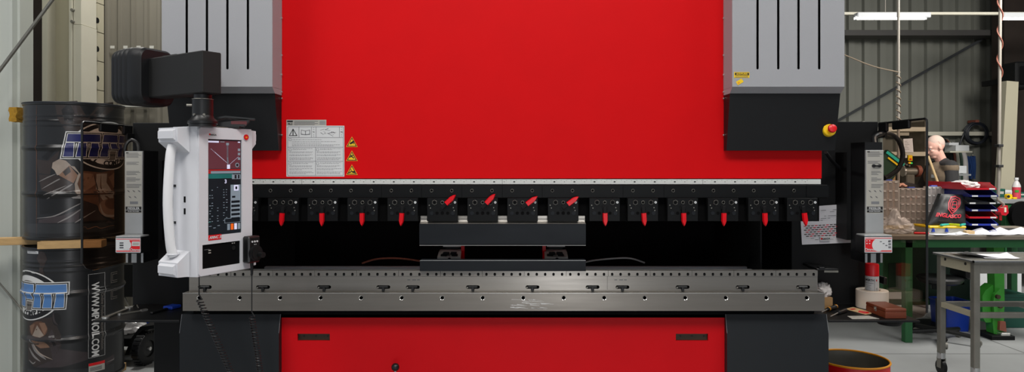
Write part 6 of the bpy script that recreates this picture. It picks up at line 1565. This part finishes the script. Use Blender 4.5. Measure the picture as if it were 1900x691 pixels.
# head, tilted forwards and down
th_ = math.radians(22)
hf = (fw * math.cos(th_) - up * math.sin(th_)).normalized(); hu = (up * math.cos(th_) + fw * math.sin(th_)).normalized()
def Hd(f, l, u): return HD + hf * f + lf * l + hu * u
def ell(b, c, rf, rl, ru, m):
    bm = bmesh.new(); bmesh.ops.create_uvsphere(bm, u_segments=24, v_segments=16, radius=1)
    for v in bm.verts: v.co = c + hf * (v.co.x * rf) + lf * (v.co.y * rl) + hu * (v.co.z * ru)
    b.addbm(bm, m)
ell(b, Hd(-.012, 0, .025), .097, .077, .093, 'skin'); ell(b, Hd(.025, 0, -.045), .066, .060, .070, 'skin'); caps(b, Hd(.055, -.012, -.092), Hd(.055, .012, -.092), .026, .026, 'skin')
caps(b, Hd(.088, 0, .0), Hd(.106, 0, -.036), .010, .014, 'skin'); caps(b, Hd(.07, -.04, .018), Hd(.07, .04, .018), .016, .016, 'skin')
for s in (1, -1):
    ell(b, Hd(-.012, s * .078, -.012), .020, .008, .032, 'skin'); ell(b, Hd(.060, s * .034, -.025), .022, .020, .018, 'skin')
caps(b, Hd(.083, -.018, -.062), Hd(.083, .018, -.062), .008, .008, 'skin')
def hand(b, w, d, side, m):
    d = d.normalized(); l = up.cross(d).normalized(); nrm = d.cross(l)
    caps(b, w, w + d * .03, .027, .03, m); caps(b, w + d * .04 + l * .022, w + d * .08 + l * .026, .014, .013, m); caps(b, w + d * .04 - l * .022, w + d * .08 - l * .026, .014, .013, m); caps(b, w + d * .02, w + d * .08, .022, .018, m)
    for k, (o_, L_) in enumerate(((-.033, .062), (-.011, .074), (.011, .070), (.033, .055))):
        p = w + d * .088 + l * o_; q = p + (d * .9 - nrm * .35) * (L_ * .5) + l * o_ * .15; r = q + (d * .6 - nrm * .8).normalized() * (L_ * .5)
        caps(b, p, q, .0088, .008, m, 8, 3); caps(b, q, r, .008, .0065, m, 8, 3)
    t = w + d * .03 + l * side * .03; q = t + (d * .5 + l * side * .8 - nrm * .2).normalized() * .04; caps(b, t, q, .012, .010, m, 8, 3); caps(b, q, q + (d * .9 + l * side * .1 - nrm * .3).normalized() * .032, .010, .008, m, 8, 3)
hand(b, WRL, (WRL - ELL), -1, 'skin'); hand(b, WRR, (WRR - ELR), 1, 'skin')
body = b.build('body', pn); remesh(body, .0055, 2)
b = MB(); limbs(b, .014, 'sweater', arms=False, legs=False); o = b.build('sweater_vest', pn, label='brown knitted sweater body'); remesh(o, .009, 4)
b = MB()
for s, e, w in ((SHL, ELL, WRL), (SHR, ELR, WRR)): caps(b, s, e, .076, .060, 'sleeve'); caps(b, e, w, .063, .046, 'sleeve')
caps(b, SHR + up * .012, SHL + up * .012, .078, .078, 'sleeve'); caps(b, B(-.02, -.045, 1.472), B(-.02, .045, 1.472), .062, .062, 'sleeve')
o = b.build('sweater_sleeves', pn, label='dark grey sleeves and yoke'); remesh(o, .009, 4)
b = MB(); limbs(b, .012, 'trousers', torso=False, arms=False); caps(b, B(0, -.08, .95), B(0, .08, .95), .137, .137, 'trousers'); o = b.build('trousers', pn); remesh(o, .012, 4)
for s in (1, -1):
    b = MB(); caps(b, B(-.045, s * .11, .05), B(.17, s * .125, .042), .05, .042, 'shoe'); o = b.build('shoe', pn); remesh(o, .01, 2)
b = MB(); ell(b, Hd(-.020, 0, .036), .094, .0785, .091, 'stubble'); b2_ = b
keep = []
for f, k in zip(b.f, b.mi):
    c = sum((b.v[i] for i in f), Vector()) / len(f) - HD
    if c.dot(hu) > .055 - max(0, -c.dot(hf)) * 1.0: keep.append(f)
b.f = keep; b.mi = [0] * len(keep); b.build('hair', pn, label='very short cropped grey hair')
b = MB()
for s in (1, -1): b.ball(Hd(.074, s * .033, .002), .0105, 'sticker_white', n=12); b.ball(Hd(.0825, s * .033, -.001), .0048, 'ink', n=10)
b.build('eyes', pn)
b = MB(); caps(b, Hd(.0905, -.02, -.066), Hd(.0905, .02, -.066), .0035, .0035, 'cable_brown', 8, 3)
for s in (1, -1): caps(b, Hd(.082, s * .02, .022), Hd(.074, s * .048, .022), .004, .003, 'recess_brown', 8, 3)
b.build('mouth_and_brows', pn)
bp_ = P(1740, 314.5, 7.42); 
b = MB().box(-.035, .035, -.002, .002, -.018, .018, 'sticker_white', mtx=Matrix.Translation(B(.135, .10, 1.33)) @ Matrix.Rotation(math.atan2(-fw.y, -fw.x) - PI / 2 + PI, 4, 'Z')); b.box(-.03, .02, -.003, -.002, -.004, .004, 'logo_sky', mtx=Matrix.Translation(B(.135, .10, 1.33)) @ Matrix.Rotation(math.atan2(-fw.y, -fw.x) - PI / 2 + PI, 4, 'Z')); b.build('name_badge', pn)
b = MB(); b.tube([P(1722, 290, 7.28), P(1737, 331, 7.28), P(1748, 362, 7.28)], .013, 'card_buff', n=6); b.cyl(P(1748, 362, 7.28), P(1756, 400, 7.28), .012, 'card_buff', n=6)
b.cyl(P(1756, 400, 7.28), Vector((X(1760, 7.28), 7.3, 0)), .012, 'card_buff', n=6); b.build('wooden_pole', label='thin tan wooden pole leaning in front of the man', category='pole')

# ================================================================== LIGHT, CAMERA
def area(name, loc, target, sx, sy, e, col=(1, 1, 1)):
    l = bpy.data.lights.new(name, 'AREA'); l.shape = 'RECTANGLE'; l.size = sx; l.size_y = sy; l.energy = e; l.color = col
    o = bpy.data.objects.new(name, l); COL.objects.link(o); o.location = loc
    o.rotation_euler = (Vector(target) - Vector(loc)).to_track_quat('-Z', 'Y').to_euler(); return o
area('hall_light', (0.2, .3, 4.9), (0.2, 1.4, 0), 3.2, 1.2, 180, (1, .97, .93))
area('hall_light', (-3.6, 1.6, 4.9), (-3.2, 3.4, 0), 1.2, 2.5, 110, (1, .98, .95))
area('hall_light', (3.6, 2.4, 4.9), (3.9, 3.2, 0), 1.2, 2.5, 90, (1, .98, .95))
area('hall_light', (5.4, 5.2, 3.6), (4.7, 6.9, .6), 1.5, .9, 170, (1, .97, .92))  # added fill out of view to brighten bench and man, no fixture here
area('hall_light', (-3.0, 5.6, 4.9), (-3.0, 5.9, 0), .6, .6, 110, (1, .97, .92))  # added fill to brighten the floor around the trolley
area('steel_sheen_light', (.95, -6.0, .75), (.95, 0, .9), 1.0, 1.3, 62, (.97, .98, 1))      # added unseen light behind the camera for the bright centre of the steel
wd = bpy.data.worlds.new('workshop_daylight'); scene.world = wd; wd.use_nodes = True
bg = wd.node_tree.nodes['Background']; bg.inputs[0].default_value = (.80, .86, .95, 1); bg.inputs[1].default_value = .5
cam = bpy.data.cameras.new('camera'); co = bpy.data.objects.new('camera', cam); COL.objects.link(co)
co.location = (0, 0, H); co.rotation_euler = (PI / 2, 0, 0)
cam.sensor_width = 36; cam.sensor_fit = 'HORIZONTAL'; cam.lens = F / 1900 * 36; cam.shift_y = -(345.5 - CY) / 1900; cam.clip_start = .05
scene.camera = co
vs_ = scene.view_settings; vs_.view_transform = 'Standard'; vs_.look = 'None'; vs_.gamma = 1; vs_.exposure = 0; vs_.use_curve_mapping = False
